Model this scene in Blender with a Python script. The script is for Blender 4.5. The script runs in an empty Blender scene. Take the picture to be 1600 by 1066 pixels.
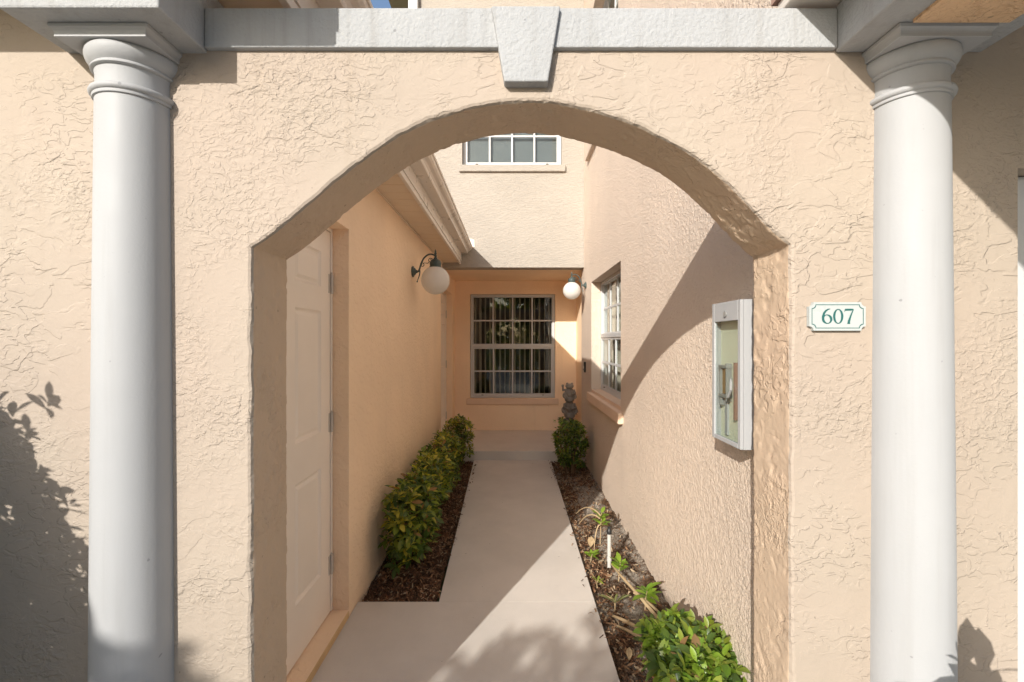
import bpy, bmesh, math, random
from mathutils import Vector, Matrix, Euler, noise as mnoise

R = math.radians
rnd = random.Random(607)
scene = bpy.context.scene
COL = scene.collection

# ------------------------------------------------------------------ camera
cam_d = bpy.data.cameras.new('camera')
cam = bpy.data.objects.new('camera', cam_d)
COL.objects.link(cam)
cam.location = (0, 0, 1.48)
cam.rotation_euler = (R(90), 0, 0)
cam_d.sensor_width = 36.0
cam_d.lens = 16.0
cam_d.clip_start = 0.02
cam_d.clip_end = 500
scene.camera = cam
CAMP = Vector((0, 0, 1.48))

# ------------------------------------------------------------------ world, sun, exposure
SUN_DIR = Vector((0.49, 1.0, -0.49)).normalized()       # direction the light travels
SUN_EL = math.asin(-SUN_DIR.z)
SUN_AZ = math.atan2(-SUN_DIR.x, -SUN_DIR.y)
world = bpy.data.worlds.new('World')
scene.world = world
world.use_nodes = True
wn = world.node_tree.nodes
wl_ = world.node_tree.links
wn.clear()
sky_n = wn.new('ShaderNodeTexSky')
sky_n.sky_type = 'NISHITA'
sky_n.sun_disc = False
sky_n.sun_elevation = SUN_EL
sky_n.sun_rotation = SUN_AZ
sky_n.air_density = 1.0
sky_n.dust_density = 1.6
bg = wn.new('ShaderNodeBackground')
bg.inputs['Strength'].default_value = 0.09
wo = wn.new('ShaderNodeOutputWorld')
wl_.new(sky_n.outputs[0], bg.inputs[0])
wl_.new(bg.outputs[0], wo.inputs[0])

sun_d = bpy.data.lights.new('sun', 'SUN')
sun_d.energy = 2.5
sun_d.angle = R(0.53)
sun_d.color = (1.0, 0.955, 0.885)
sun = bpy.data.objects.new('sun', sun_d)
COL.objects.link(sun)
sun.rotation_euler = SUN_DIR.to_track_quat('-Z', 'Y').to_euler()
sun.location = (-6, -12, 8)

scene.view_settings.view_transform = 'Standard'
scene.view_settings.look = 'None'
scene.view_settings.exposure = 1.25
scene.view_settings.gamma = 1.0
scene.view_settings.use_curve_mapping = False
scene.render.engine = 'CYCLES'
scene.cycles.max_bounces = 14
scene.cycles.diffuse_bounces = 10
scene.cycles.glossy_bounces = 6
scene.cycles.transparent_max_bounces = 16
scene.cycles.sample_clamp_indirect = 6.0
scene.cycles.use_denoising = True

# ------------------------------------------------------------------ materials
def new_mat(name):
    m = bpy.data.materials.new(name)
    m.use_nodes = True
    nt = m.node_tree
    b = nt.nodes['Principled BSDF']
    return m, nt, b

def N(nt, kind, **kw):
    n = nt.nodes.new(kind)
    for k, v in kw.items():
        if k in n.inputs.keys():
            n.inputs[k].default_value = v
        else:
            setattr(n, k, v)
    return n

def noise(nt, vec, scale, detail=3.0, rough=0.55, dist=0.0):
    n = N(nt, 'ShaderNodeTexNoise', Scale=scale, Detail=detail, Roughness=rough, Distortion=dist)
    nt.links.new(vec, n.inputs['Vector'])
    return n.outputs['Fac']

def remap(nt, val, a, b, c=0.0, d=1.0, smooth=True):
    n = nt.nodes.new('ShaderNodeMapRange')
    n.interpolation_type = 'SMOOTHSTEP' if smooth else 'LINEAR'
    nt.links.new(val, n.inputs['Value'])
    n.inputs['From Min'].default_value = a
    n.inputs['From Max'].default_value = b
    n.inputs['To Min'].default_value = c
    n.inputs['To Max'].default_value = d
    return n.outputs['Result']

def mth(nt, op, a, b=None):
    n = nt.nodes.new('ShaderNodeMath')
    n.operation = op
    for i, x in enumerate((a, b)):
        if x is None:
            continue
        if isinstance(x, (int, float)):
            n.inputs[i].default_value = x
        else:
            nt.links.new(x, n.inputs[i])
    return n.outputs[0]

def mixc(nt, fac, a, b):
    n = nt.nodes.new('ShaderNodeMix')
    n.data_type = 'RGBA'
    for i, x in ((0, fac), (6, a), (7, b)):
        if isinstance(x, (int, float)):
            n.inputs[i].default_value = x
        elif isinstance(x, tuple):
            n.inputs[i].default_value = (x[0], x[1], x[2], 1)
        else:
            nt.links.new(x, n.inputs[i])
    return n.outputs[2]

def objvec(nt, scale=(1, 1, 1)):
    tc = nt.nodes.new('ShaderNodeTexCoord')
    mp = nt.nodes.new('ShaderNodeMapping')
    mp.inputs['Scale'].default_value = scale
    nt.links.new(tc.outputs['Object'], mp.inputs['Vector'])
    return mp.outputs['Vector']

def sc(c, k):
    return tuple(min(1.0, x * k) for x in c)

def bump(nt, b, height, dist, strength=1.0):
    n = nt.nodes.new('ShaderNodeBump')
    n.inputs['Distance'].default_value = dist
    n.inputs['Strength'].default_value = strength
    nt.links.new(height, n.inputs['Height'])
    nt.links.new(n.outputs[0], b.inputs['Normal'])

def stucco_knock(name, color, dist=0.006, scale=1.0, aniso=(1, 1, 1.7), amount=1.0):
    """hand-trowelled knockdown: plates with sharp ragged edges, smooth rests between"""
    m, nt, b = new_mat(name)
    v0 = objvec(nt)
    v = objvec(nt, aniso)
    w1 = remap(nt, noise(nt, v0, 1.5 * scale, 3), 0.44, 0.60, 0.06, 1.15)
    m1 = remap(nt, noise(nt, v0, 2.0 * scale, 4, 0.6), 0.45, 0.60, 0.02, 1.15)
    m2 = remap(nt, noise(nt, v0, 3.0 * scale, 4, 0.6, 0.3), 0.43, 0.60, 0.03, 1.1)
    p1 = remap(nt, noise(nt, v, 9.0 * scale, 3, 0.5, 0.8), 0.49, 0.53)
    p2 = remap(nt, noise(nt, v, 24 * scale, 2, 0.5, 0.9), 0.50, 0.56)
    p3 = remap(nt, noise(nt, v0, 58 * scale, 2, 0.5, 0.5), 0.50, 0.62)
    rg = mth(nt, 'SUBTRACT', 1.0, mth(nt, 'MULTIPLY', mth(nt, 'ABSOLUTE', mth(nt, 'SUBTRACT', noise(nt, v, 14 * scale, 3, 0.55, 0.6), 0.5)), 14.0))
    rg = mth(nt, 'MULTIPLY', mth(nt, 'MAXIMUM', rg, 0.0), m1)
    soft = noise(nt, v0, 9 * scale, 3)
    med = noise(nt, v0, 30 * scale, 4, 0.6, 0.3)
    fine = noise(nt, v0, 150, 3)
    h = mth(nt, 'MULTIPLY', mth(nt, 'MULTIPLY', p1, w1), 0.36)
    h = mth(nt, 'ADD', h, mth(nt, 'MULTIPLY', mth(nt, 'MULTIPLY', p2, m2), 0.30))
    h = mth(nt, 'ADD', h, mth(nt, 'MULTIPLY', mth(nt, 'MULTIPLY', p3, m1), 0.24))
    h = mth(nt, 'ADD', h, mth(nt, 'MULTIPLY', rg, 0.22))
    h = mth(nt, 'ADD', h, mth(nt, 'MULTIPLY', soft, 0.45))
    h = mth(nt, 'ADD', h, mth(nt, 'MULTIPLY', med, 0.40))
    h = mth(nt, 'ADD', h, mth(nt, 'MULTIPLY', fine, 0.035))
    big = noise(nt, v0, 1.3, 3)
    mid = noise(nt, v0, 30, 3)
    c = mixc(nt, remap(nt, big, 0.3, 0.7), sc(color, 0.95), sc(color, 1.05))
    c = mixc(nt, remap(nt, mid, 0.62, 0.8, 0, 0.25), c, sc(color, 0.82))
    tint = remap(nt, noise(nt, v0, 0.9, 4, 0.6), 0.40, 0.62)
    c = mixc(nt, mth(nt, 'MULTIPLY', tint, 0.30), c, (color[0] * 1.06, color[1] * 0.98, color[2] * 1.0))
    drip = noise(nt, objvec(nt, (6, 6, 0.4)), 2.0, 4, 0.6)
    c = mixc(nt, remap(nt, drip, 0.56, 0.76, 0, 0.20), c, (color[0] * 0.80, color[1] * 0.76, color[2] * 0.70))
    # small dirt pin-pricks
    pr = remap(nt, noise(nt, v0, 55, 1), 0.76, 0.80, 0, 0.6)
    c = mixc(nt, pr, c, sc(color, 0.45))
    nt.links.new(c, b.inputs['Base Color'])
    b.inputs['Roughness'].default_value = 0.72
    b.inputs['Specular IOR Level'].default_value = 0.3
    bump(nt, b, h, dist, amount)
    return m

def stucco_fine(name, color, dist=0.003, scale=1.0, aniso=(1, 1, 1)):
    m, nt, b = new_mat(name)
    v0 = objvec(nt)
    v = objvec(nt, aniso)
    p1 = remap(nt, noise(nt, v, 48 * scale, 3, 0.5, 0.8), 0.44, 0.58)
    p2 = remap(nt, noise(nt, v, 16 * scale, 3, 0.55, 0.5), 0.46, 0.56)
    fine = noise(nt, v0, 190, 3)
    h = mth(nt, 'ADD', mth(nt, 'MULTIPLY', p1, 0.6), mth(nt, 'MULTIPLY', p2, 0.3))
    h = mth(nt, 'ADD', h, mth(nt, 'MULTIPLY', fine, 0.12))
    big = noise(nt, v0, 1.1, 3)
    c = mixc(nt, remap(nt, big, 0.3, 0.7), sc(color, 0.95), sc(color, 1.05))
    drip = noise(nt, objvec(nt, (5, 5, 0.35)), 2.0, 3)
    c = mixc(nt, remap(nt, drip, 0.6, 0.75, 0, 0.16), c, sc(color, 0.78))
    nt.links.new(c, b.inputs['Base Color'])
    b.inputs['Roughness'].default_value = 0.75
    b.inputs['Specular IOR Level'].default_value = 0.3
    bump(nt, b, h, dist)
    return m

def paint(name, color, rough=0.45, grain=0.0, gscale=60, var=0.03, spec=0.4, dirt=0.0, streak=0.0):
    m, nt, b = new_mat(name)
    v0 = objvec(nt)
    big = noise(nt, v0, 3.0, 4)
    c = mixc(nt, remap(nt, big, 0.3, 0.7), sc(color, 1 - var), sc(color, 1 + var))
    if dirt:
        sp = remap(nt, noise(nt, v0, 22, 5, 0.7), 0.6, 0.75, 0, dirt)
        c = mixc(nt, sp, c, sc(color, 0.35))
    if streak:
        st = remap(nt, noise(nt, objvec(nt, (11, 11, 0.5)), 2.0, 5, 0.62), 0.48, 0.74, 0, streak)
        c = mixc(nt, st, c, (color[0] * 0.62, color[1] * 0.58, color[2] * 0.52))
        spk = remap(nt, noise(nt, v0, 42, 1, 0.5), 0.765, 0.80, 0, 0.5)
        c = mixc(nt, spk, c, sc(color, 0.4))
    nt.links.new(c, b.inputs['Base Color'])
    rr = remap(nt, noise(nt, v0, 9, 3), 0.3, 0.7, rough - 0.06, rough + 0.08)
    nt.links.new(rr, b.inputs['Roughness'])
    b.inputs['Specular IOR Level'].default_value = spec
    if grain:
        bump(nt, b, noise(nt, v0, gscale, 4, 0.6), grain)
    return m

PEACH = (0.90, 0.68, 0.475)  # house peach raised so the shaded passage wall looks brighter lit
M = {}
M['front'] = stucco_knock('stucco_front', (0.378, 0.317, 0.256), 0.0048)  # peach lowered to offset direct sun on the front, not a darker paint
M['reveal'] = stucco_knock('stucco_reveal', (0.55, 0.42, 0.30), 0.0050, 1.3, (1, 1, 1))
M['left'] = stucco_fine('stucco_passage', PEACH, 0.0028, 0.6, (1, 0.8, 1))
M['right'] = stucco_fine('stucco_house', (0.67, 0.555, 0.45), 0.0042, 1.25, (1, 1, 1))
M['upper'] = stucco_fine('stucco_upper', (0.372, 0.336, 0.290), 0.0036, 0.8, (0.6, 1, 1.6))  # colour lowered to offset the sun on the upper wall
M['recess'] = stucco_fine('stucco_recess', (0.90, 0.69, 0.485), 0.0018, 0.7)  # colour raised to make up for weak light in the recess
M['soffit_orange'] = stucco_knock('stucco_canopy_soffit', (0.66, 0.45, 0.27), 0.005, 1.3, (1, 1, 1))
M['white_stucco'] = paint('white_stucco', (0.360, 0.366, 0.37), 0.7, 0.0046, 80, 0.04, 0.2, 0.22, 0.34)
M['white_paint'] = paint('white_paint', (0.385, 0.388, 0.392), 0.55, 0.0005, 110, 0.02, 0.22, 0.0, 0.15)
M['door_paint'] = paint('door_paint', (0.86, 0.775, 0.675), 0.42, 0.0003, 20, 0.02, 0.4)
M['vinyl'] = paint('window_vinyl', (0.51, 0.51, 0.505), 0.35, 0, 30, 0.02, 0.5)
M['gutter'] = paint('gutter_enamel', (0.72, 0.65, 0.57), 0.32, 0, 30, 0.03, 0.5, 0.08)
M['soffit'] = paint('soffit_vinyl', (0.74, 0.61, 0.46), 0.55, 0.0004, 120, 0.03, 0.3)
M['vent'] = paint('soffit_vent', (0.30, 0.24, 0.18), 0.6)
M['sill'] = paint('sill_paint', (0.74, 0.545, 0.40), 0.6, 0.002, 70, 0.04, 0.3, 0.08)
M['threshold'] = paint('threshold_paint', (0.62, 0.42, 0.22), 0.65, 0.002, 60, 0.12, 0.3, 0.45)
M['metal'] = paint('hinge_metal', (0.55, 0.50, 0.44), 0.35, 0, 30, 0.05, 0.6)
M['verdigris'] = paint('lamp_iron', (0.055, 0.078, 0.072), 0.5, 0.0006, 90, 0.25, 0.5)
M['black'] = paint('black_plastic', (0.02, 0.02, 0.02), 0.35)
M['stone'] = paint('statue_stone', (0.25, 0.235, 0.21), 0.8, 0.004, 45, 0.25, 0.2, 0.5)
M['pvc'] = paint('white_pvc', (0.50, 0.485, 0.45), 0.4, 0, 30, 0.03, 0.4, 0.15)
M['bark'] = paint('bark', (0.13, 0.085, 0.05), 0.85, 0.004, 60, 0.2, 0.2)
M['dry'] = paint('dry_frond', (0.42, 0.31, 0.18), 0.75, 0.001, 60, 0.2, 0.2)
M['teal'] = paint('teal_ink', (0.018, 0.105, 0.098), 0.5)
M['plate'] = paint('plate_enamel', (0.43, 0.46, 0.45), 0.3, 0, 30, 0.02, 0.5)
M['cab_in'] = paint('cabinet_inside', (0.70, 0.68, 0.53), 0.5, 0, 30, 0.05, 0.4, 0.12)
M['cab_bracket'] = paint('cabinet_bracket', (0.28, 0.28, 0.27), 0.35, 0, 30, 0.05, 0.6)
M['cab_wood'] = paint('cabinet_brown', (0.28, 0.17, 0.07), 0.6)
M['cab_reflect'] = paint('cabinet_reflection', (0.30, 0.17, 0.13), 0.5)  # tone of the pinkish reflection, painted onto a bar
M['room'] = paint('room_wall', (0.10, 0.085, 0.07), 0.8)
M['slat'] = paint('blind_fabric', (0.50, 0.42, 0.34), 0.6)
M['screen'] = paint('grey_blind', (0.20, 0.21, 0.22), 0.7)
M['roof'] = paint('roof_tile', (0.42, 0.26, 0.20), 0.8, 0.004, 20, 0.15)
M['lawn'] = paint('lawn', (0.07, 0.10, 0.035), 0.9, 0.02, 60, 0.3)
M['drive'] = paint('driveway', (0.64, 0.59, 0.52), 0.8, 0.002, 80, 0.06)
M['soil'] = None

def concrete():
    m, nt, b = new_mat('painted_concrete')
    v = objvec(nt)
    col = (0.60, 0.56, 0.51)
    c = mixc(nt, remap(nt, noise(nt, v, 1.6, 5, 0.6), 0.3, 0.7), sc(col, 0.93), sc(col, 1.07))
    c = mixc(nt, remap(nt, noise(nt, v, 14, 5, 0.65), 0.55, 0.8, 0, 0.22), c, sc(col, 0.75))
    c = mixc(nt, remap(nt, noise(nt, v, 26, 1, 0.5), 0.775, 0.795, 0, 0.75), c, sc(col, 0.35))
    c = mixc(nt, remap(nt, noise(nt, v, 230, 2), 0.55, 0.75, 0, 0.25), c, sc(col, 0.7))
    nt.links.new(c, b.inputs['Base Color'])
    b.inputs['Roughness'].default_value = 0.62
    b.inputs['Specular IOR Level'].default_value = 0.3
    h = mth(nt, 'ADD', noise(nt, v, 180, 3), mth(nt, 'MULTIPLY', noise(nt, v, 12, 3), 0.8))
    bump(nt, b, h, 0.0012)
    return m
M['walk'] = concrete()

def soil(name, a, bcol, sandy):
    m, nt, b = new_mat(name)
    v = objvec(nt)
    c = mixc(nt, remap(nt, noise(nt, v, 70, 5, 0.7), 0.35, 0.65), a, bcol)
    if sandy:
        f = remap(nt, noise(nt, v, 3.4, 4, 0.6, 0.4), 0.40, 0.54)
        s = mixc(nt, remap(nt, noise(nt, v, 120, 4), 0.4, 0.65), (0.20, 0.165, 0.13), (0.36, 0.32, 0.27))
        c = mixc(nt, f, c, s)
    nt.links.new(c, b.inputs['Base Color'])
    b.inputs['Roughness'].default_value = 0.95
    b.inputs['Specular IOR Level'].default_value = 0.1
    bump(nt, b, noise(nt, v, 55, 5, 0.7), 0.012)
    return m
M['mulch'] = soil('mulch_soil', (0.06, 0.036, 0.024), (0.20, 0.12, 0.07), False)
M['mulch_sand'] = soil('mulch_and_sand', (0.05, 0.03, 0.018), (0.14, 0.085, 0.05), True)
for k, c in (('chip_a', (0.15, 0.075, 0.040)), ('chip_b', (0.27, 0.16, 0.09)), ('chip_c', (0.065, 0.035, 0.021)), ('chip_d', (0.38, 0.29, 0.19))):
    M[k] = paint('mulch_' + k, c, 0.85, 0.001, 80, 0.25, 0.15)

def leaf_mat(name, col, rough=0.38):
    m, nt, b = new_mat(name)
    v = objvec(nt)
    oi = nt.nodes.new('ShaderNodeObjectInfo')
    geo = nt.nodes.new('ShaderNodeNewGeometry')
    r = mth(nt, 'FRACT', mth(nt, 'ADD', geo.outputs['Random Per Island'], oi.outputs['Random']))
    c = mixc(nt, r, (col[0] * 0.62, col[1] * 0.70, col[2] * 0.7), (col[0] * 1.45, col[1] * 1.25, col[2] * 1.1))
    c = mixc(nt, remap(nt, noise(nt, v, 40, 3), 0.4, 0.7, 0, 0.3), c, sc(col, 0.7))
    nt.links.new(c, b.inputs['Base Color'])
    b.inputs['Roughness'].default_value = rough
    b.inputs['Specular IOR Level'].default_value = 0.5
    tr = nt.nodes.new('ShaderNodeBsdfTranslucent')
    tr.inputs['Color'].default_value = (min(1, col[0] * 2.2), min(1, col[1] * 2.0), col[2] * 0.9, 1)
    mx = nt.nodes.new('ShaderNodeMixShader')
    mx.inputs[0].default_value = 0.30
    out = nt.nodes['Material Output']
    nt.links.new(b.outputs[0], mx.inputs[1])
    nt.links.new(tr.outputs[0], mx.inputs[2])
    nt.links.new(mx.outputs[0], out.inputs['Surface'])
    return m
M['leaf_dark'] = leaf_mat('leaf_dark', (0.070, 0.125, 0.030))
M['leaf_mid'] = leaf_mat('leaf_mid', (0.20, 0.27, 0.045))
M['leaf_new'] = leaf_mat('leaf_new', (0.42, 0.42, 0.07))
M['leaf_fresh'] = leaf_mat('leaf_fresh', (0.17, 0.29, 0.035))
M['leaf_dead'] = leaf_mat('leaf_dead', (0.26, 0.16, 0.07), 0.7)
M['leaf_grey'] = leaf_mat('leaf_grey', (0.22, 0.26, 0.12))

def glass():
    m = bpy.data.materials.new('window_glass')
    m.use_nodes = True
    nt = m.node_tree
    nt.nodes.remove(nt.nodes['Principled BSDF'])
    out = nt.nodes['Material Output']
    g = N(nt, 'ShaderNodeBsdfGlossy', Roughness=0.01)
    g.inputs['Color'].default_value = (0.95, 0.97, 0.96, 1)
    t = nt.nodes.new('ShaderNodeBsdfTransparent')
    t.inputs['Color'].default_value = (0.90, 0.93, 0.92, 1)
    lw = nt.nodes.new('ShaderNodeLayerWeight')
    fr = mth(nt, 'ADD', 0.030, mth(nt, 'MULTIPLY', mth(nt, 'POWER', lw.outputs['Facing'], 4.0), 0.6))
    v = objvec(nt)
    bn = nt.nodes.new('ShaderNodeBump')
    bn.inputs['Distance'].default_value = 0.0006
    nt.links.new(noise(nt, v, 3, 2), bn.inputs['Height'])
    nt.links.new(bn.outputs[0], g.inputs['Normal'])
    mx = nt.nodes.new('ShaderNodeMixShader')
    nt.links.new(fr, mx.inputs[0])
    nt.links.new(t.outputs[0], mx.inputs[1])
    nt.links.new(g.outputs[0], mx.inputs[2])
    nt.links.new(mx.outputs[0], out.inputs['Surface'])
    return m
M['glass'] = glass()

def opal():
    m, nt, b = new_mat('opal_globe')
    v = objvec(nt)
    c = mixc(nt, remap(nt, noise(nt, v, 6, 3), 0.3, 0.7), (0.80, 0.78, 0.74), (0.86, 0.85, 0.82))
    nt.links.new(c, b.inputs['Base Color'])
    b.inputs['Roughness'].default_value = 0.22
    tr = nt.nodes.new('ShaderNodeBsdfTranslucent')
    tr.inputs['Color'].default_value = (0.9, 0.88, 0.84, 1)
    mx = nt.nodes.new('ShaderNodeMixShader')
    mx.inputs[0].default_value = 0.4
    nt.links.new(b.outputs[0], mx.inputs[1])
    nt.links.new(tr.outputs[0], mx.inputs[2])
    nt.links.new(mx.outputs[0], nt.nodes['Material Output'].inputs['Surface'])
    return m
M['opal'] = opal()

# ------------------------------------------------------------------ object helpers
def wpos(o):
    p = Vector((0, 0, 0))
    while o is not None:
        p = p + o.location
        o = o.parent
    return p

class MB:
    def __init__(self, P=None):
        self.v, self.f, self.mi = [], [], []
        self.P = P
    def _a(self, pts):
        i = len(self.v)
        if self.P:
            pts = [self.P(*p) for p in pts]
        self.v += [tuple(p) for p in pts]
        return i
    def face(self, pts, mi=0):
        i = self._a(pts)
        self.f.append(tuple(range(i, i + len(pts))))
        self.mi.append(mi)
    def box(self, x0, x1, y0, y1, z0, z1, mi=0):
        i = self._a([(x, y, z) for z in (z0, z1) for y in (y0, y1) for x in (x0, x1)])
        for q in ((0, 2, 3, 1), (4, 5, 7, 6), (0, 1, 5, 4), (2, 6, 7, 3), (0, 4, 6, 2), (1, 3, 7, 5)):
            self.f.append(tuple(i + k for k in q))
            self.mi.append(mi)
        return self
    def prism(self, poly, a0, a1, axis, mi=0):
        """poly: 2D outline; extruded a0..a1 along axis. axis 'y': (x,z) ; 'x': (y,z) ; 'z': (x,y)"""
        def mk(p, a):
            return {'y': (p[0], a, p[1]), 'x': (a, p[0], p[1]), 'z': (p[0], p[1], a)}[axis]
        n = len(poly)
        i = self._a([mk(p, a0) for p in poly] + [mk(p, a1) for p in poly])
        self.f.append(tuple(i + k for k in range(n))); self.mi.append(mi)
        self.f.append(tuple(i + n + k for k in reversed(range(n)))); self.mi.append(mi)
        for k in range(n):
            self.f.append((i + k, i + (k + 1) % n, i + n + (k + 1) % n, i + n + k)); self.mi.append(mi)
        return self
    def lathe(self, prof, c, seg=32, axis='z', mi=0):
        """prof: list of (r, h)"""
        base = len(self.v)
        pts = []
        for r, h in prof:
            for s in range(seg):
                a = 2 * math.pi * s / seg
                p, q = r * math.cos(a), r * math.sin(a)
                if axis == 'z':
                    pts.append((c[0] + p, c[1] + q, c[2] + h))
                elif axis == 'x':
                    pts.append((c[0] + h, c[1] + p, c[2] + q))
                else:
                    pts.append((c[0] + p, c[1] + h, c[2] + q))
        self._a(pts)
        for k in range(len(prof) - 1):
            for s in range(seg):
                t = (s + 1) % seg
                self.f.append((base + k * seg + s, base + k * seg + t, base + (k + 1) * seg + t, base + (k + 1) * seg + s))
                self.mi.append(mi)
        self.f.append(tuple(base + s for s in reversed(range(seg)))); self.mi.append(mi)
        self.f.append(tuple(base + (len(prof) - 1) * seg + s for s in range(seg))); self.mi.append(mi)
        return self
    def tube(self, path, rad, seg=8, mi=0):
        path = [Vector(p) for p in path]
        n = len(path)
        rads = rad if isinstance(rad, (list, tuple)) else [rad] * n
        base = len(self.v)
        pts = []
        up = Vector((0.13, 0.97, 0.2))
        for k in range(n):
            t = (path[min(k + 1, n - 1)] - path[max(k - 1, 0)]).normalized()
            a = t.cross(up)
            if a.length < 1e-3:
                a = t.cross(Vector((1, 0, 0)))
            a.normalize()
            b = t.cross(a)
            for s in range(seg):
                th = 2 * math.pi * s / seg
                pts.append(tuple(path[k] + (a * math.cos(th) + b * math.sin(th)) * rads[k]))
        self._a(pts)
        for k in range(n - 1):
            for s in range(seg):
                t = (s + 1) % seg
                self.f.append((base + k * seg + s, base + k * seg + t, base + (k + 1) * seg + t, base + (k + 1) * seg + s))
                self.mi.append(mi)
        self.f.append(tuple(base + s for s in reversed(range(seg)))); self.mi.append(mi)
        self.f.append(tuple(base + (n - 1) * seg + s for s in range(seg))); self.mi.append(mi)
        return self
    def sphere(self, c, r, seg=24, rings=14, mi=0, s=(1, 1, 1)):
        prof = []
        base = len(self.v)
        pts = []
        for k in range(1, rings):
            th = math.pi * k / rings
            for q in range(seg):
                a = 2 * math.pi * q / seg
                pts.append((c[0] + r * s[0] * math.sin(th) * math.cos(a), c[1] + r * s[1] * math.sin(th) * math.sin(a), c[2] + r * s[2] * math.cos(th)))
        pts.append((c[0], c[1], c[2] + r * s[2]))
        pts.append((c[0], c[1], c[2] - r * s[2]))
        self._a(pts)
        nr = rings - 1
        for k in range(nr - 1):
            for q in range(seg):
                t = (q + 1) % seg
                self.f.append((base + k * seg + q, base + (k + 1) * seg + q, base + (k + 1) * seg + t, base + k * seg + t)); self.mi.append(mi)
        top, bot = base + nr * seg, base + nr * seg + 1
        for q in range(seg):
            t = (q + 1) % seg
            self.f.append((top, base + q, base + t)); self.mi.append(mi)
            self.f.append((bot, base + (nr - 1) * seg + t, base + (nr - 1) * seg + q)); self.mi.append(mi)
        return self
    def mesh(self, name, mats, origin=Vector((0, 0, 0)), smooth=False, fix=True, merge=False):
        me = bpy.data.meshes.new(name)
        me.from_pydata([(v[0] - origin[0], v[1] - origin[1], v[2] - origin[2]) for v in self.v], [], self.f)
        for m in (mats if isinstance(mats, (list, tuple)) else [mats]):
            me.materials.append(m)
        if any(self.mi):
            me.polygons.foreach_set('material_index', self.mi)
        if fix:
            bm = bmesh.new()
            bm.from_mesh(me)
            if merge:
                bmesh.ops.remove_doubles(bm, verts=bm.verts, dist=1e-5)
            bmesh.ops.recalc_face_normals(bm, faces=bm.faces)
            bm.to_mesh(me)
            bm.free()
        if smooth:
            me.polygons.foreach_set('use_smooth', [True] * len(me.polygons))
            me.set_sharp_from_angle(angle=R(40))
        me.update()
        return me
    def build(self, name, mats, parent=None, smooth=False, bevel=0.0, at=None, fix=True, merge=False):
        """vertices are in world metres; at = world place of the object's own origin"""
        org = Vector(at) if at is not None else (wpos(parent) if parent else Vector((0, 0, 0)))
        me = self.mesh(name, mats, org, smooth, fix, merge)
        o = bpy.data.objects.new(name, me)
        COL.objects.link(o)
        if parent:
            o.parent = parent
            o.location = org - wpos(parent)
        else:
            o.location = org
        if bevel:
            bv = o.modifiers.new('bevel', 'BEVEL')
            bv.width = bevel
            bv.segments = 2
            bv.limit_method = 'ANGLE'
            bv.angle_limit = R(50)
        return o

def tag(o, label=None, cat=None, group=None, kind=None):
    if label: o['label'] = label
    if cat: o['category'] = cat
    if group: o['group'] = group
    if kind: o['kind'] = kind
    return o

def thing(name, label, cat, loc, group=None):
    o = bpy.data.objects.new(name, None)
    COL.objects.link(o)
    o.location = loc
    o.empty_display_size = 0.1
    return tag(o, label, cat, group)

def wall_cells(P, u0, u1, z0, z1, openings, thick, reveal_thick=None):
    """a wall slab in (u, depth, z) with rectangular openings; P maps to world"""
    mb = MB(P)
    us = sorted({u0, u1} | {x for o in openings for x in o[:2] if u0 <= x <= u1})
    zs = sorted({z0, z1} | {x for o in openings for x in o[2:4] if z0 <= x <= z1})
    def hole(u, z):
        return any(o[0] < u < o[1] and o[2] < z < o[3] for o in openings)
    for i in range(len(us) - 1):
        for k in range(len(zs) - 1):
            a, b, c, d = us[i], us[i + 1], zs[k], zs[k + 1]
            if hole((a + b) / 2, (c + d) / 2):
                continue
            mb.face([(a, 0, c), (b, 0, c), (b, 0, d), (a, 0, d)])
            mb.face([(a, thick, c), (a, thick, d), (b, thick, d), (b, thick, c)])
            for (p, q, mu, mz) in (((a, c), (a, d), a - 1e-4, (c + d) / 2), ((b, c), (b, d), b + 1e-4, (c + d) / 2),
                                   ((a, c), (b, c), (a + b) / 2, c - 1e-4), ((a, d), (b, d), (a + b) / 2, d + 1e-4)):
                out = not (u0 < mu < u1 and z0 < mz < z1)
                if out or hole(mu, mz):
                    mb.face([(p[0], 0, p[1]), (q[0], 0, q[1]), (q[0], thick, q[1]), (p[0], thick, p[1])])
    return mb

# ------------------------------------------------------------------ key measures
D = 1.25            # front plane of the archway wall
DB = 1.4525         # back plane
XL, XR = -0.877, 0.905          # faces of the passage walls
YU, YB = 5.72, 7.0              # upper wall over the porch, porch back wall
PZ = 0.11                       # porch floor

# ------------------------------------------------------------------ ground and paving
g = MB()
g.face([(-200, -200, -0.16), (200, -200, -0.16), (200, 200, -0.16), (-200, 200, -0.16)])
tag(g.build('ground', M['lawn']), kind='structure')
g = MB()
g.box(-9, 9, -14, 0.98, -0.30, -0.05)
tag(g.build('driveway', M['drive']), kind='structure')

walk = MB()
walk.box(-0.47, 0.474, 2.583, 5.656, -0.25, 0.0)
def walk_back():
    mb = MB()
    poly = [(-0.414, 2.584), (0.470, 2.584), (0.478, 5.656), (-0.472, 5.656)]
    mb.prism(poly, -0.25, 0.0, 'z')
    return mb
wk = thing('walkway', None, None, (0, 3, 0)); tag(wk, kind='structure')
walk_back().build('slab', M['walk'], wk)
fr = MB()
fr.prism([(-0.874, 1.0), (0.466, 1.0), (0.470, 2.5828), (-0.874, 2.5828)], -0.25, 0.0, 'z')
fr.build('slab', M['walk'], wk)
po = MB()
po.box(-0.99, 0.985, 5.66, YB - 0.002, -0.2, PZ)
tag(po.build('porch', M['walk'], bevel=0.008), kind='structure')

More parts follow.
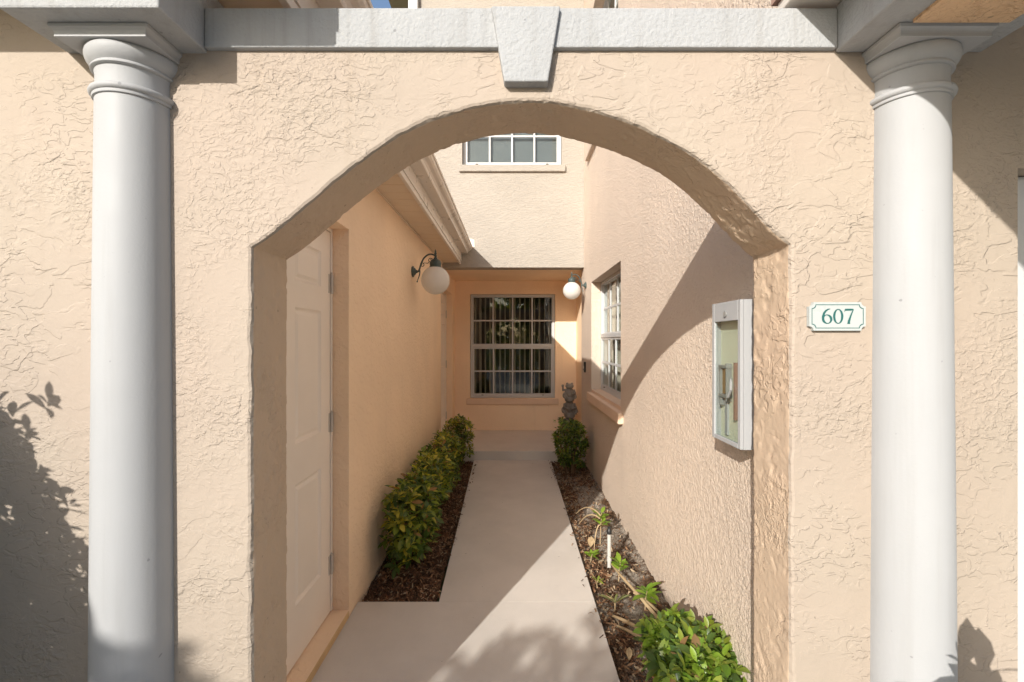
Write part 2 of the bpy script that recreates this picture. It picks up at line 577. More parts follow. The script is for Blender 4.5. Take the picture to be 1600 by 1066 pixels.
def bed(name, x0, x1, y0, y1, mat, z=-0.035):
    nx, ny = 26, int((y1 - y0) / 0.02)
    vs, fs = [], []
    for j in range(ny + 1):
        for i in range(nx + 1):
            x = x0 + (x1 - x0) * i / nx
            y = y0 + (y1 - y0) * j / ny
            zz = z + rnd.uniform(-0.008, 0.010) + 0.012 * math.sin(x * 23 + y * 9) * math.sin(y * 13 - x * 5)
            vs.append((x, y, zz))
    for j in range(ny):
        for i in range(nx):
            a = j * (nx + 1) + i
            fs.append((a, a + 1, a + nx + 2, a + nx + 1))
    mb = MB(); mb.v, mb.f, mb.mi = vs, fs, [0] * len(fs)
    o = mb.build(name, mat, fix=False)
    return tag(o, kind='structure')
bed('mulch_bed', XL, -0.44, 2.586, 5.655, M['mulch'])
bed('mulch_bed', 0.466, XR, 1.46, 5.655, M['mulch_sand'])

def chips(name, area, n, sandy=False):
    mb = MB()
    for q_ in range(n):
        x = rnd.uniform(area[0], area[1]); y = rnd.uniform(area[2], area[3])
        if sandy and 0.62 < x < 0.9 and 2.35 < y < 4.7 and rnd.random() < 0.85:
            continue
        z = rnd.uniform(-0.030, -0.012)
        if q_ < 70:      # a few spilled over the slab edge
            x = (0.476 - abs(rnd.gauss(0, 0.018))) if sandy else (-0.445 + abs(rnd.gauss(0, 0.015)))
            z = 0.005
        L = rnd.uniform(0.012, 0.042); W = rnd.uniform(0.003, 0.009)
        a = rnd.uniform(0, math.pi * 2)
        dx, dy = math.cos(a), math.sin(a)
        t1, t2 = rnd.uniform(-0.010, 0.014), rnd.uniform(-0.010, 0.014)
        bow = rnd.uniform(0, 0.006)
        p = Vector((x, y, z)); d_ = Vector((dx, dy, 0)); s_ = Vector((-dy, dx, rnd.uniform(-0.6, 0.6)))
        pts = [p - d_ * L / 2 - s_ * W / 2 + Vector((0, 0, t1)), p - d_ * L / 2 + s_ * W / 2 + Vector((0, 0, t1)),
               p + s_ * W * 0.6 + Vector((0, 0, bow + 0.004)), p - s_ * W * 0.6 + Vector((0, 0, bow)),
               p + d_ * L / 2 + s_ * W * 0.35 + Vector((0, 0, t2)), p + d_ * L / 2 - s_ * W * 0.35 + Vector((0, 0, t2))]
        i = mb._a(pts)
        k = rnd.choices((0, 1, 2, 3), (5, 3.2, 4, 0.9 if not sandy else 2.0))[0]
        mb.f += [(i, i + 3, i + 2, i + 1), (i + 3, i + 5, i + 4, i + 2)]
        mb.mi += [k, k]
    o = mb.build(name, [M['chip_a'], M['chip_b'], M['chip_c'], M['chip_d']], fix=False)
    return tag(o, 'loose brown bark mulch chips', 'mulch', kind='stuff')
chips('mulch', (XL + 0.02, -0.455, 2.6, 5.64), 7500)
chips('mulch', (0.49, XR - 0.02, 1.5, 5.64), 8500, True)

# ------------------------------------------------------------------ archway wall
ARCH = [(-.7155, 1.737), (-.647, 1.784), (-.560, 1.858), (-.4747, 1.93), (-.371, 2.007), (-.267, 2.067), (-.1776, 2.102), (-.0888, 2.126),
        (0.0, 2.1375), (.06, 2.139), (.1196, 2.135), (.178, 2.124), (.267, 2.100), (.357, 2.067), (.4747, 2.007), (.575, 1.930), (.659, 1.847), (.717, 1.784), (.7665, 1.745)]
def arch_line():
    pts = []
    for k in range(len(ARCH) - 1):
        p0 = ARCH[max(k - 1, 0)]; p1 = ARCH[k]; p2 = ARCH[k + 1]; p3 = ARCH[min(k + 2, len(ARCH) - 1)]
        n = 22
        for s in range(n):
            t = s / n
            q = []
            for c in (0, 1):
                m1 = (p2[c] - p0[c]) / 2 if k else (p2[c] - p1[c])
                m2 = (p3[c] - p1[c]) / 2
                q.append((2 * t**3 - 3 * t**2 + 1) * p1[c] + (t**3 - 2 * t**2 + t) * m1 + (-2 * t**3 + 3 * t**2) * p2[c] + (t**3 - t**2) * m2)
            pts.append(tuple(q))
    pts.append(ARCH[-1])
    zs = [i * 0.006 for i in range(-22, 290)]
    left = [(-.7155, z) for z in zs if z < 1.72]
    right = [(.7665, z) for z in reversed(zs) if z < 1.73]
    return left + pts + right, len(left), len(pts)
def smooth_rand(n, amp, r):
    a = [r.uniform(-1, 1) for _ in range(n + 4)]
    return [amp * (0.6 * a[i] + 0.25 * a[i + 1] + 0.4 * a[i + 2]) for i in range(n)]
archway = thing('archway', 'peach stucco front wall pierced by the wide arched opening', 'wall', (0.02, D, 0))
WT = 2.277
def arch_wall():
    line, nl, na = arch_line()
    n = len(line)
    # outward normals (away from the opening)
    nor = []
    for i in range(n):
        a = Vector(line[max(i - 1, 0)]); b = Vector(line[min(i + 1, n - 1)])
        t = (b - a).normalized()
        nor.append(Vector((-t.y, t.x)))
    def sstep(a, b, x):
        t = max(0.0, min(1.0, (x - a) / (b - a)))
        return t * t * (3 - 2 * t)
    def rough(p):
        q = Vector(p)
        w = mnoise.noise_vector(q * 9) * 0.35
        d = 0.0030 * sstep(-0.06, 0.10, mnoise.noise(q * 13 + w)) * sstep(-0.25, 0.2, mnoise.noise(q * 4.5 + Vector((7, 1, 3))))
        d += 0.0026 * sstep(0.02, 0.22, mnoise.noise(q * 38 + w * 2)) * sstep(-0.2, 0.25, mnoise.noise(q * 6 + Vector((1, 9, 4))))
        d -= 0.0045 * sstep(0.30, 0.48, mnoise.noise(q * 31 + Vector((3, 5, 8))))
        return d + 0.0012 * mnoise.noise(q * 90)
    def edge(i, k):
        q = Vector((line[i][0], k, line[i][1]))
        return 0.0045 * mnoise.noise(q * 11) + 0.0030 * mnoise.noise(q * 37) + 0.0014 * mnoise.noise(q * 90)
    r1 = [edge(i, 0.0) for i in range(n)]; r3 = [edge(i, 3.0) for i in range(n)]
    def ring(off, y, rr):
        return [(line[i][0] + nor[i].x * (off + rr[i]), y, line[i][1] + nor[i].y * (off + rr[i])) for i in range(n)]
    rings = [ring(0.010, D, r1), ring(0.0035, D + 0.003, r1)]
    NR = 36
    for j in range(NR + 1):
        y = D + 0.010 + (DB - D - 0.020) * j / NR
        e = [-0.55 * rough((line[i][0], y, line[i][1])) for i in range(n)]
        if j == 0: e = [0.5 * (e[i] + r1[i]) for i in range(n)]
        rings.append(ring(0.0, y, e))
    rings.append(ring(0.010, DB, r3))
    mb = MB()
    base = []
    for rg in rings:
        base.append(mb._a(rg))
    for k in range(len(rings) - 1):
        for i in range(n - 1):
            mb.f.append((base[k] + i, base[k] + i + 1, base[k + 1] + i + 1, base[k + 1] + i)); mb.mi.append(1 if k > 1 else 0)
    x0, x1 = -5.0, 1.389
    for rg, y in ((rings[0], D), (rings[-1], DB)):
        for i in range(n - 1):
            a, b = rg[i], rg[i + 1]
            if i < nl - 1:
                mb.face([(x0, y, a[2]), a, b, (x0, y, b[2])])
            elif i == nl - 1:
                mb.face([(x0, y, a[2]), a, b, (x0, y, b[2])])
                mb.face([(x0, y, b[2]), b, (b[0], y, WT), (x0, y, WT)])
            elif i < nl + na - 1:
                mb.face([a, b, (b[0], y, WT), (a[0], y, WT)])
            else:
                if i == nl + na - 1:
                    mb.face([a, (x1, y, a[2]), (x1, y, WT), (a[0], y, WT)])
                mb.face([a, (x1, y, a[2]), (x1, y, b[2]), b])
    mb.face([(x0, D, WT), (x1, D, WT), (x1, DB, WT), (x0, DB, WT)])
    mb.face([(x1, D, -0.135), (x1, DB, -0.135), (x1, DB, WT), (x1, D, WT)])
    return mb
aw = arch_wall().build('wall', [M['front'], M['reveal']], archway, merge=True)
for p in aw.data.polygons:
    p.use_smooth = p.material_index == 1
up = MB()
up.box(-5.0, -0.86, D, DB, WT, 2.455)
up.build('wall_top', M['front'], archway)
bmw = MB(); bmw.box(-0.836, 0.885, D - 0.015, D + 0.022, WT, 2.385)
bmw.build('beam', M['white_stucco'], archway, bevel=0.004)
ks = MB(); ks.prism([(-0.056, 2.379), (0.130, 2.379), (0.097, 2.176), (-0.0205, 2.176)], D - 0.030, D + 0.02, 'y')
ks.build('keystone', M['white_stucco'], archway, bevel=0.004)
bl = MB(); bl.box(-1.22, -0.837, 1.078, D + 0.1, WT - 0.007, 2.452)
tag(bl.build('entablature_block', M['white_stucco'], archway, bevel=0.005))
cl = MB(); cl.tube([(-0.60, D - 0.016, WT + 0.001), (0.1, D - 0.016, WT - 0.001), (0.80, D - 0.016, WT + 0.001)], 0.0016, 6)

# right part of the front wall, beyond the small window edge
front_right = MB(lambda u, dep, z: (u, D + dep, z))
wr = wall_cells(lambda u, dep, z: (u, D + dep, z), 1.389, 3.2, -0.135, 2.40, [(1.389, 2.55, 0.35, 1.955)], 0.2)
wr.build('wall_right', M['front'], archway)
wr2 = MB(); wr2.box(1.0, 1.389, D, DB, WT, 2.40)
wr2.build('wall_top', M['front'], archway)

# ------------------------------------------------------------------ columns
def column(cx, label):
    t = thing('column', label, 'column', (cx, D, -0.135), 'white columns flanking the archway')
    c = (cx, D, 0)
    prof = []
    for k in range(25):
        z = -0.135 + (2.120 + 0.135) * k / 24
        s = max(0.0, min(1.0, (z - 0.55) / (2.12 - 0.55)))
        prof.append((0.1005 - 0.0115 * s ** 1.2, z))
    MB().lathe(prof, c, 64).build('shaft', M['white_paint'], t, smooth=True)
    ast = [(0.0885, 2.116), (0.0935, 2.117), (0.0945, 2.121), (0.094, 2.1245), (0.0965, 2.1255), (0.1005, 2.129), (0.1015, 2.134), (0.0995, 2.139), (0.096, 2.1415), (0.0888, 2.143)]
    MB().lathe(ast, c, 64).build('astragal', M['white_paint'], t, smooth=True)
    neck = [(0.0885, 2.1425), (0.0878, 2.150), (0.0878, 2.180), (0.0895, 2.188), (0.0895, 2.190)]
    MB().lathe(neck, c, 64).build('necking', M['white_paint'], t, smooth=True)
    ech = [(0.0893, 2.1895), (0.0945, 2.190), (0.0975, 2.1925), (0.0975, 2.196), (0.0945, 2.1985), (0.0945, 2.2005), (0.1005, 2.206), (0.106, 2.214), (0.1095, 2.223), (0.1105, 2.231), (0.109, 2.238), (0.106, 2.2405)]
    MB().lathe(ech, c, 64).build('echinus', M['white_paint'], t, smooth=True)
    ab = MB()
    steps = [(0.1150, 2.2400), (0.1150, 2.2490), (0.1162, 2.2535), (0.1190, 2.2575), (0.1225, 2.2605), (0.1235, 2.2690)]
    for k in range(len(steps)):
        w, z = steps[k]
        ab._a([(cx - w, D - w, z), (cx + w, D - w, z), (cx + w, D + 0.05, z), (cx - w, D + 0.05, z)])
    for k in range(len(steps) - 1):
        for s in range(4):
            u = (s + 1) % 4
            ab.f.append((k * 4 + s, k * 4 + u, k * 4 + 4 + u, k * 4 + 4 + s)); ab.mi.append(0)
    ab.f.append((3, 2, 1, 0)); ab.mi.append(0)
    k = (len(steps) - 1) * 4
    ab.f.append((k, k + 1, k + 2, k + 3)); ab.mi.append(0)
    ab.build('abacus', M['white_paint'], t, bevel=0.0015)
    return t
column(-1.0285, 'white round column left of the arch, bush shadow beside it')
column(1.084, 'white round column right of the arch, beside the 607 plate')

# ------------------------------------------------------------------ right-hand front canopy
can = thing('porch_canopy', 'white edged canopy with orange stucco underside above the right column', 'canopy', (1.08, D, 2.27))
cb = MB(); cb.box(0.886, 1.285, -0.35, D - 0.001, 2.2705, 2.398)
cb.build('canopy_beam', M['white_stucco'], can, bevel=0.005)
cs = MB(); cs.box(0.985, 1.222, -0.30, 1.118, 2.262, 2.2715)
cs.build('canopy_soffit', M['soffit_orange'], can)
cr = MB(); cr.box(0.752, 3.1, -0.45, 1.29, 2.401, 2.435)
cr.build('canopy_eave', M['gutter'], can, bevel=0.004)
ct = MB(); ct.prism([(0.74, 2.436), (3.1, 2.436), (3.1, 3.1), (0.74, 2.50)], -0.46, 1.30, 'y')
ct.build('canopy_roof', M['roof'], can)

# ------------------------------------------------------------------ windows
def window(parent, P, W, H, cols, rows_up, rows_dn, blind='vertical', frame=0.035, screen_dn=False, label=None):
    """local box (0..W, depth, 0..H); depth 0 is the outer face of the frame, + goes into the house"""
    org = Vector(P(W / 2, 0, 0))
    fr = MB(P)
    fr.box(0, frame, 0, 0.07, 0, H); fr.box(W - frame, W, 0, 0.07, 0, H)
    fr.box(frame, W - frame, 0.001, 0.07, 0, frame); fr.box(frame, W - frame, 0.001, 0.07, H - frame, H)
    w = fr.build('window', M['vinyl'], parent, at=org, bevel=0.003)
    if label: w['label'] = label
    mid = H * 0.5
    mr = MB(P); mr.box(frame - 0.001, W - frame + 0.001, -0.004, 0.05, mid - 0.022, mid + 0.022)
    mr.build('meeting_rail', M['vinyl'], w, at=P(W / 2, 0, mid), bevel=0.003)
    for (z0, z1, rows, dep, sash) in ((mid + 0.022, H - frame, rows_up, 0.030, 0.010), (frame, mid - 0.022, rows_dn, 0.012, 0.022)):
        x0, x1 = frame, W - frame
        sb = MB(P)
        sb.box(x0, x0 + sash, dep - 0.006, dep + 0.02, z0, z1); sb.box(x1 - sash, x1, dep - 0.006, dep + 0.02, z0, z1)
        sb.box(x0 + sash, x1 - sash, dep - 0.005, dep + 0.02, z0, z0 + sash * 1.4)
        sb.box(x0 + sash, x1 - sash, dep - 0.005, dep + 0.02, z1 - sash, z1)
        sb.build('sash', M['vinyl'], w, at=P(W / 2, dep, z0))
        if dep < 0.02:
            for fx in (0.12, 0.88):
                lt = MB(P); cxl = x0 + (x1 - x0) * fx
                lt.box(cxl - 0.016, cxl + 0.016, dep - 0.016, dep - 0.005, z0 + 0.003, z0 + 0.012)
                lt.build('latch', M['black'], w, at=P(cxl, dep, z0))
        z0 += sash * 1.4; z1 -= sash; x0 += sash; x1 -= sash
        bw = 0.011
        cw = (x1 - x0) / cols; rh = (z1 - z0) / rows
        for i in range(1, cols):
            mb = MB(P); mb.box(x0 + cw * i - bw, x0 + cw * i + bw, dep - 0.004, dep + 0.012, z0, z1)
            mb.build('muntin', M['vinyl'], w, at=P(x0 + cw * i, dep, z0))
        for k in range(1, rows):
            mb = MB(P); mb.box(x0, x1, dep - 0.003, dep + 0.011, z0 + rh * k - bw, z0 + rh * k + bw)
            mb.build('muntin', M['vinyl'], w, at=P(W / 2, dep, z0 + rh * k))
        for i in range(cols):
            for k in range(rows):
                mb = MB(P)
                a, b = x0 + cw * i + (bw if i else 0), x0 + cw * (i + 1) - (bw if i < cols - 1 else 0)
                c, d = z0 + rh * k + (bw if k else 0), z0 + rh * (k + 1) - (bw if k < rows - 1 else 0)
                mb.box(a, b, dep + 0.004, dep + 0.007, c, d)
                mb.build('pane', M['glass'], w, at=P((a + b) / 2, dep, (c + d) / 2))
    # room behind
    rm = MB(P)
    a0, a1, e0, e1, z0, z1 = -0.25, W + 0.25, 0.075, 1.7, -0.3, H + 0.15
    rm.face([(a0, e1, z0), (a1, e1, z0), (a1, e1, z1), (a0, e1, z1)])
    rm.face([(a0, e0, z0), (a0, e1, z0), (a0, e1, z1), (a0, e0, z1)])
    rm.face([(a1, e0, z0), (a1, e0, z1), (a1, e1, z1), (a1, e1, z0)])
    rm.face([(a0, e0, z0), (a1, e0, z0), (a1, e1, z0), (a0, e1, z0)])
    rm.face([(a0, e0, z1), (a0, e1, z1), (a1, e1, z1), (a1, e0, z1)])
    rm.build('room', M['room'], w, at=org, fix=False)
    if blind == 'vertical':
        n = int(W / 0.079)
        for i in range(n):
            x = 0.03 + (W - 0.06) * (i + 0.5) / n
            a = R(76 + rnd.uniform(-5, 5))
            dx, dy = 0.040 * math.cos(a), 0.040 * math.sin(a)
            mb = MB(P)
            nx, ny = 0.0035 * math.sin(a), 0.0035 * math.cos(a)
            mb.v = []
            mb.prism([(x - dx - nx, 0.155 - dy + ny), (x + nx * 0.0, 0.155), (x + dx - nx, 0.155 + dy + ny), (x + dx, 0.155 + dy), (x + 0.003, 0.155 - 0.0008), (x - dx, 0.155 - dy)], 0.02, H - 0.05, 'z')
            mb.build('blind_slat', M['slat'], w, at=P(x, 0.155, 0))
    elif blind == 'grey':
        mb = MB(P)
        nsl = int(H / 0.025)
        for k in range(nsl):
            z = 0.02 + k * 0.025
            mb.face([(0.03, 0.075, z), (W - 0.03, 0.075, z), (W - 0.03, 0.062, z + 0.024), (0.03, 0.062, z + 0.024)])
        o = mb.build('blind', M['screen'], w, at=org, fix=False)
        o['kind'] = 'stuff'
    return w

def sill(parent, P, u0, u1, z0, z1, out, name='sill', mat='sill'):
    mb = MB(P)
    mb.box(u0, u1, -out, 0.06, z0, z1)
    return mb.build(name, M[mat], parent, at=P((u0 + u1) / 2, 0, z0), bevel=0.010)

# small sliver of window at the right border
fw_w = window(archway, lambda u, dep, z: (1.391 + u, D + 0.055 + dep, 0.352 + z), 1.157, 1.60, 3, 3, 2, 'vertical', 0.080)

# ------------------------------------------------------------------ house (right wall, upper wall, porch recess)
house = thing('house', 'two-storey peach stucco house along the right side and rear of the passage', 'house', (0.905, YU, 0))
Pr = lambda u, dep, z: (XR + dep, u, z)
wr_side = wall_cells(Pr, DB, 5.92, -0.135, 6.3, [(3.785, 5.19, 0.90, 2.150), (3.88, 5.30, 3.69, 5.20)], 0.2)
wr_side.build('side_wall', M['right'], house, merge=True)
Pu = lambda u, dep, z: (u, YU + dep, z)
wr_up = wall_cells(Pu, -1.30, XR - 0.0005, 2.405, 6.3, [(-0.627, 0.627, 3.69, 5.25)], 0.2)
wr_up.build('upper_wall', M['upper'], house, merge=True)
Pb = lambda u, dep, z: (u, YB + dep, z)
wr_bk = wall_cells(Pb, -1.2, 1.1, -0.135, 2.405, [(-0.645, 0.665, 0.60, 2.203)], 0.2)
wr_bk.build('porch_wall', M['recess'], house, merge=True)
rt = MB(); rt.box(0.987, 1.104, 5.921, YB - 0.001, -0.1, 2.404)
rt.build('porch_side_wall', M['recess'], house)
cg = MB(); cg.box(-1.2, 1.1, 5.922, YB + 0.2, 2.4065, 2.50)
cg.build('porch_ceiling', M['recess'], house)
# roof over the upper storey
rf = MB(); rf.box(-1.75, 4.2, YU - 0.40, 10, 6.31, 6.45); rf.box(0.45, 4.2, 0.9, YU - 0.402, 6.311, 6.45)
rf.build('roof', M['soffit'], house)
win_b = window(house, lambda u, dep, z: (-0.640 + u, YB + 0.022 + dep, 0.604 + z), 1.30, 1.595, 4, 2, 2, 'vertical', 0.036, label='porch window with vertical blinds')
sill(win_b, lambda u, dep, z: (u, YB + dep, z), -0.70, 0.715, 0.505, 0.598, 0.030)
win_r = window(house, lambda u, dep, z: (XR + 0.105 + dep, 5.188 - u, 0.932 + z), 1.40, 1.215, 4, 2, 2, 'vertical', 0.032, label='side window beside the doorbell')
sill(win_r, lambda u, dep, z: (XR + dep, u, z), 3.70, 5.25, 0.80, 0.898, 0.045)
s2 = MB(); s2.box(XR + 0.002, XR + 0.11, 3.787, 5.188, 0.88, 0.931); s2.build('inner_sill', M['sill'], win_r)
win_u = window(house, lambda u, dep, z: (-0.625 + u, YU + 0.075 + dep, 3.692 + z), 1.25, 1.555, 4, 2, 2, 'grey', 0.034, label='upstairs window facing the arch')
sill(win_u, lambda u, dep, z: (u, YU + dep, z), -0.665, 0.672, 3.60, 3.688, 0.035, mat='upper')
win_s = window(house, lambda u, dep, z: (XR + 0.105 + dep, 5.298 - u, 3.692 + z), 1.416, 1.505, 4, 2, 2, 'grey', 0.034, label='upstairs window in the side wall')
sill(win_s, lambda u, dep, z: (XR + dep, u, z), 3.80, 5.38, 3.60, 3.688, 0.045, mat='right')
dsp = MB(); dsp.box(-1.29, -1.17, YU - 0.075, YU - 0.002, 2.7, 6.30)
dsp.build('downspout', M['vinyl'], house, bevel=0.01)
rb = MB(); rb.box(0.905, 4.2, DB, 10, 6.29, 6.30)

# ------------------------------------------------------------------ garage (left wall, eave, gutter, doors)
gar = thing('garage', 'single-storey peach stucco wing along the left side of the passage', 'building', (XL, 3.5, 0))
Pl = lambda u, dep, z: (XL - dep, u, z)
wl = wall_cells(Pl, DB, YB + 0.001, -0.135, 2.50, [(1.50, 2.445, 0.0355, 2.080), (5.62, 6.70, PZ - 0.02, 2.165)], 0.2)
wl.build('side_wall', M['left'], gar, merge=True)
# soffit boards, one by one
sp_mesh = None
y = 0.905
while y < YU - 0.02:
    y2 = min(y + 0.150, YU - 0.003)
    mb = MB(); mb.box(XL + 0.012, -0.662, y + 0.0035, y2 - 0.0035, 2.4615, 2.475)
    if y2 - y > 0.149 and sp_mesh is not None:
        o = bpy.data.objects.new('soffit_panel', sp_mesh); COL.objects.link(o); o.parent = gar
        o.location = Vector((-0.77, y, 2.4615)) - wpos(gar)
    else:
        o = mb.build('soffit_panel', M['soffit'], gar, at=(-0.77, y, 2.4615), bevel=0.0025)
        if sp_mesh is None: sp_mesh = o.data
    if sp_mesh is not None and o.data is sp_mesh and not o.modifiers:
        bv = o.modifiers.new('bevel', 'BEVEL'); bv.width = 0.0025; bv.segments = 1
    y = y2
sbk = MB(); sbk.box(XL + 0.004, -0.662, 0.905, YU - 0.003, 2.4765, 2.49); sbk.build('soffit_backing', M['vent'], gar)
# front soffit over the left part of the front wall
fs = MB(); fs.box(-5.0, XL + 0.002, 0.905, D - 0.001, 2.4615, 2.475); fs.build('front_soffit', M['soffit'], gar)
fsl = MB(); fsl.box(-5.0, XL, DB + 0.001, YU, 2.501, 2.51)
trm = MB(); trm.box(XL + 0.0005, XL + 0.013, DB, YU - 0.003, 2.452, 2.4612); trm.build('wall_trim', M['soffit'], gar)
fj = MB(); fj.box(-0.664, -0.640, 0.90, YU - 0.003, 2.446, 2.482); fj.build('soffit_edge', M['gutter'], gar, bevel=0.003)
fa = MB(); fa.box(-0.652, -0.634, 0.90, YU - 0.003, 2.4825, 2.665); fa.build('fascia', M['gutter'], gar)
ff = MB(); ff.box(-5.0, -0.655, 0.885, 0.905, 2.452, 2.665); ff.build('front_fascia', M['gutter'], gar)
gp = [(-0.633, 2.578), (-0.556, 2.578), (-0.552, 2.583), (-0.551, 2.600), (-0.540, 2.612), (-0.519, 2.623), (-0.506, 2.634), (-0.501, 2.648), (-0.494, 2.650), (-0.492, 2.664), (-0.508, 2.666),
      (-0.510, 2.656), (-0.511, 2.648), (-0.516, 2.640), (-0.527, 2.631), (-0.548, 2.620), (-0.558, 2.608), (-0.560, 2.588), (-0.633, 2.584)]
MB().prism(gp, 0.905, YU - 0.012, 'y').build('gutter', M['gutter'], gar)
ge = MB(); ge.prism([(-0.633, 2.577), (-0.556, 2.577), (-0.550, 2.600), (-0.518, 2.624), (-0.505, 2.635), (-0.492, 2.649), (-0.491, 2.667), (-0.633, 2.667)], 0.901, 0.906, 'y')
ge.build('gutter_end', M['gutter'], gar)
ge2 = MB(); ge2.prism([(-0.633, 2.577), (-0.556, 2.577), (-0.550, 2.600), (-0.518, 2.624), (-0.505, 2.635), (-0.492, 2.649), (-0.491, 2.667), (-0.633, 2.667)], YU - 0.012, YU - 0.007, 'y')
ge2.build('gutter_end', M['gutter'], gar)
fl = MB(); fl.prism([(-0.64, 2.63), (-0.470, 2.66), (-0.475, 2.75), (-0.64, 2.80)], YU - 0.006, YU - 0.002, 'y'); fl.build('kickout_flashing', M['gutter'], gar)
rfg = MB(); rfg.prism([(-0.600, 2.668), (-0.600, 2.70), (-5.0, 4.6), (-5.0, 2.668)], 0.885, YU - 0.003, 'y'); rfg.build('roof', M['roof'], gar)

def panel_door(parent, x, y0, y1, z0, z1, label):
    """six-panel leaf facing +X; hinged at the far edge y1"""
    t = 0.045
    root_loc = (x, (y0 + y1) / 2, z0)
    lf = MB(); W = y1 - y0; H = z1 - z0
    lf.box(x - t, x - 0.012, y0, y1, z0, z1)
    st = 0.115
    pw = (W - 3 * st) / 2
    rows = [(0.125, 0.395), (0.485, 0.790), (0.850, 0.940)]
    ys = [(y0 + st, y0 + st + pw), (y0 + 2 * st + pw, y1 - st)]
    # stiles and rails
    for a, b in ((y0, ys[0][0]), (ys[0][1], ys[1][0]), (ys[1][1], y1)):
        lf.box(x - 0.012, x, a, b, z0, z1)
    zz = [z0] + [z0 + H * q for r in rows for q in r] + [z1]
    for a, b in ys:
        for k in range(0, len(zz), 2):
            lf.box(x - 0.012, x, a, b, zz[k], zz[k + 1])
    d = lf.build('door', M['door_paint'], parent, at=root_loc)
    if label: d['label'] = label
    for a, b in ys:
        for r in rows:
            c, e = z0 + H * r[0], z0 + H * r[1]
            pm = MB()
            prof = [(0.0, 0.0), (0.010, -0.009), (0.018, -0.0105), (0.034, -0.0035)]
            rg = []
            for off, dx in prof:
                rg.append(pm._a([(x + dx, a + off, c + off), (x + dx, b - off, c + off), (x + dx, b - off, e - off), (x + dx, a + off, e - off)]))
            for q in range(len(rg) - 1):
                for s in range(4):
                    u = (s + 1) % 4
                    pm.f.append((rg[q] + s, rg[q] + u, rg[q + 1] + u, rg[q + 1] + s)); pm.mi.append(0)
            pm.f.append(tuple(rg[-1] + s for s in range(4))); pm.mi.append(0)
            pm.build('door_panel', M['door_paint'], d, at=(x, (a + b) / 2, c), fix=False)
    fm = MB()
    fm.box(x - 0.10, x + 0.006, y1 + 0.003, y1 + 0.022, z0, z1 + 0.022)
    fm.box(x - 0.10, x + 0.006, y0 - 0.022, y0 - 0.003, z0, z1 + 0.022)
    fm.box(x - 0.10, x + 0.006, y0 - 0.003, y1 + 0.003, z1 + 0.004, z1 + 0.022)
    fm.build('door_frame', M['door_paint'], d, bevel=0.002)
    for q in (0.125, 0.50, 0.865):
        hz = z0 + H * q
        hg = MB()
        hg.lathe([(0.0065, -0.052), (0.0065, 0.052)], (x + 0.008, y1 + 0.002, hz), 12)
        hg.lathe([(0.003, 0.052), (0.005, 0.056), (0.002, 0.062)], (x + 0.008, y1 + 0.002, hz), 10)
        hg.box(x, x + 0.0025, y1 - 0.020, y1 - 0.002, hz - 0.05, hz + 0.05)
        hg.box(x + 0.0062, x + 0.009, y1 + 0.0035, y1 + 0.024, hz - 0.05, hz + 0.05)
        hg.build('hinge', M['metal'], d, at=(x, y1, hz), smooth=True)
    return d
dr = panel_door(gar, XL - 0.090, 1.525, 2.418, 0.042, 2.055, 'cream six-panel side door with three hinges')
th = MB(); th.box(XL - 0.20, XL + 0.004, 1.502, 2.443, -0.13, 0.035); th.build('threshold', M['threshold'], dr, bevel=0.006)
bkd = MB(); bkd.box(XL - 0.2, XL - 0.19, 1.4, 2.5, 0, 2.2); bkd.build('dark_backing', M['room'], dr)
dr2 = panel_door(gar, XL - 0.093, 5.66, 6.672, PZ + 0.03, 2.14, 'front door edge in the far left porch corner')
th2 = MB(); th2.box(XL - 0.2, XL - 0.01, 5.622, 6.698, PZ + 0.0005, PZ + 0.022); th2.build('threshold', M['metal'], dr2)
bk2 = MB(); bk2.box(XL - 0.21, XL - 0.201, 5.5, 6.8, 0, 2.3); bk2.build('dark_backing', M['room'], dr2)

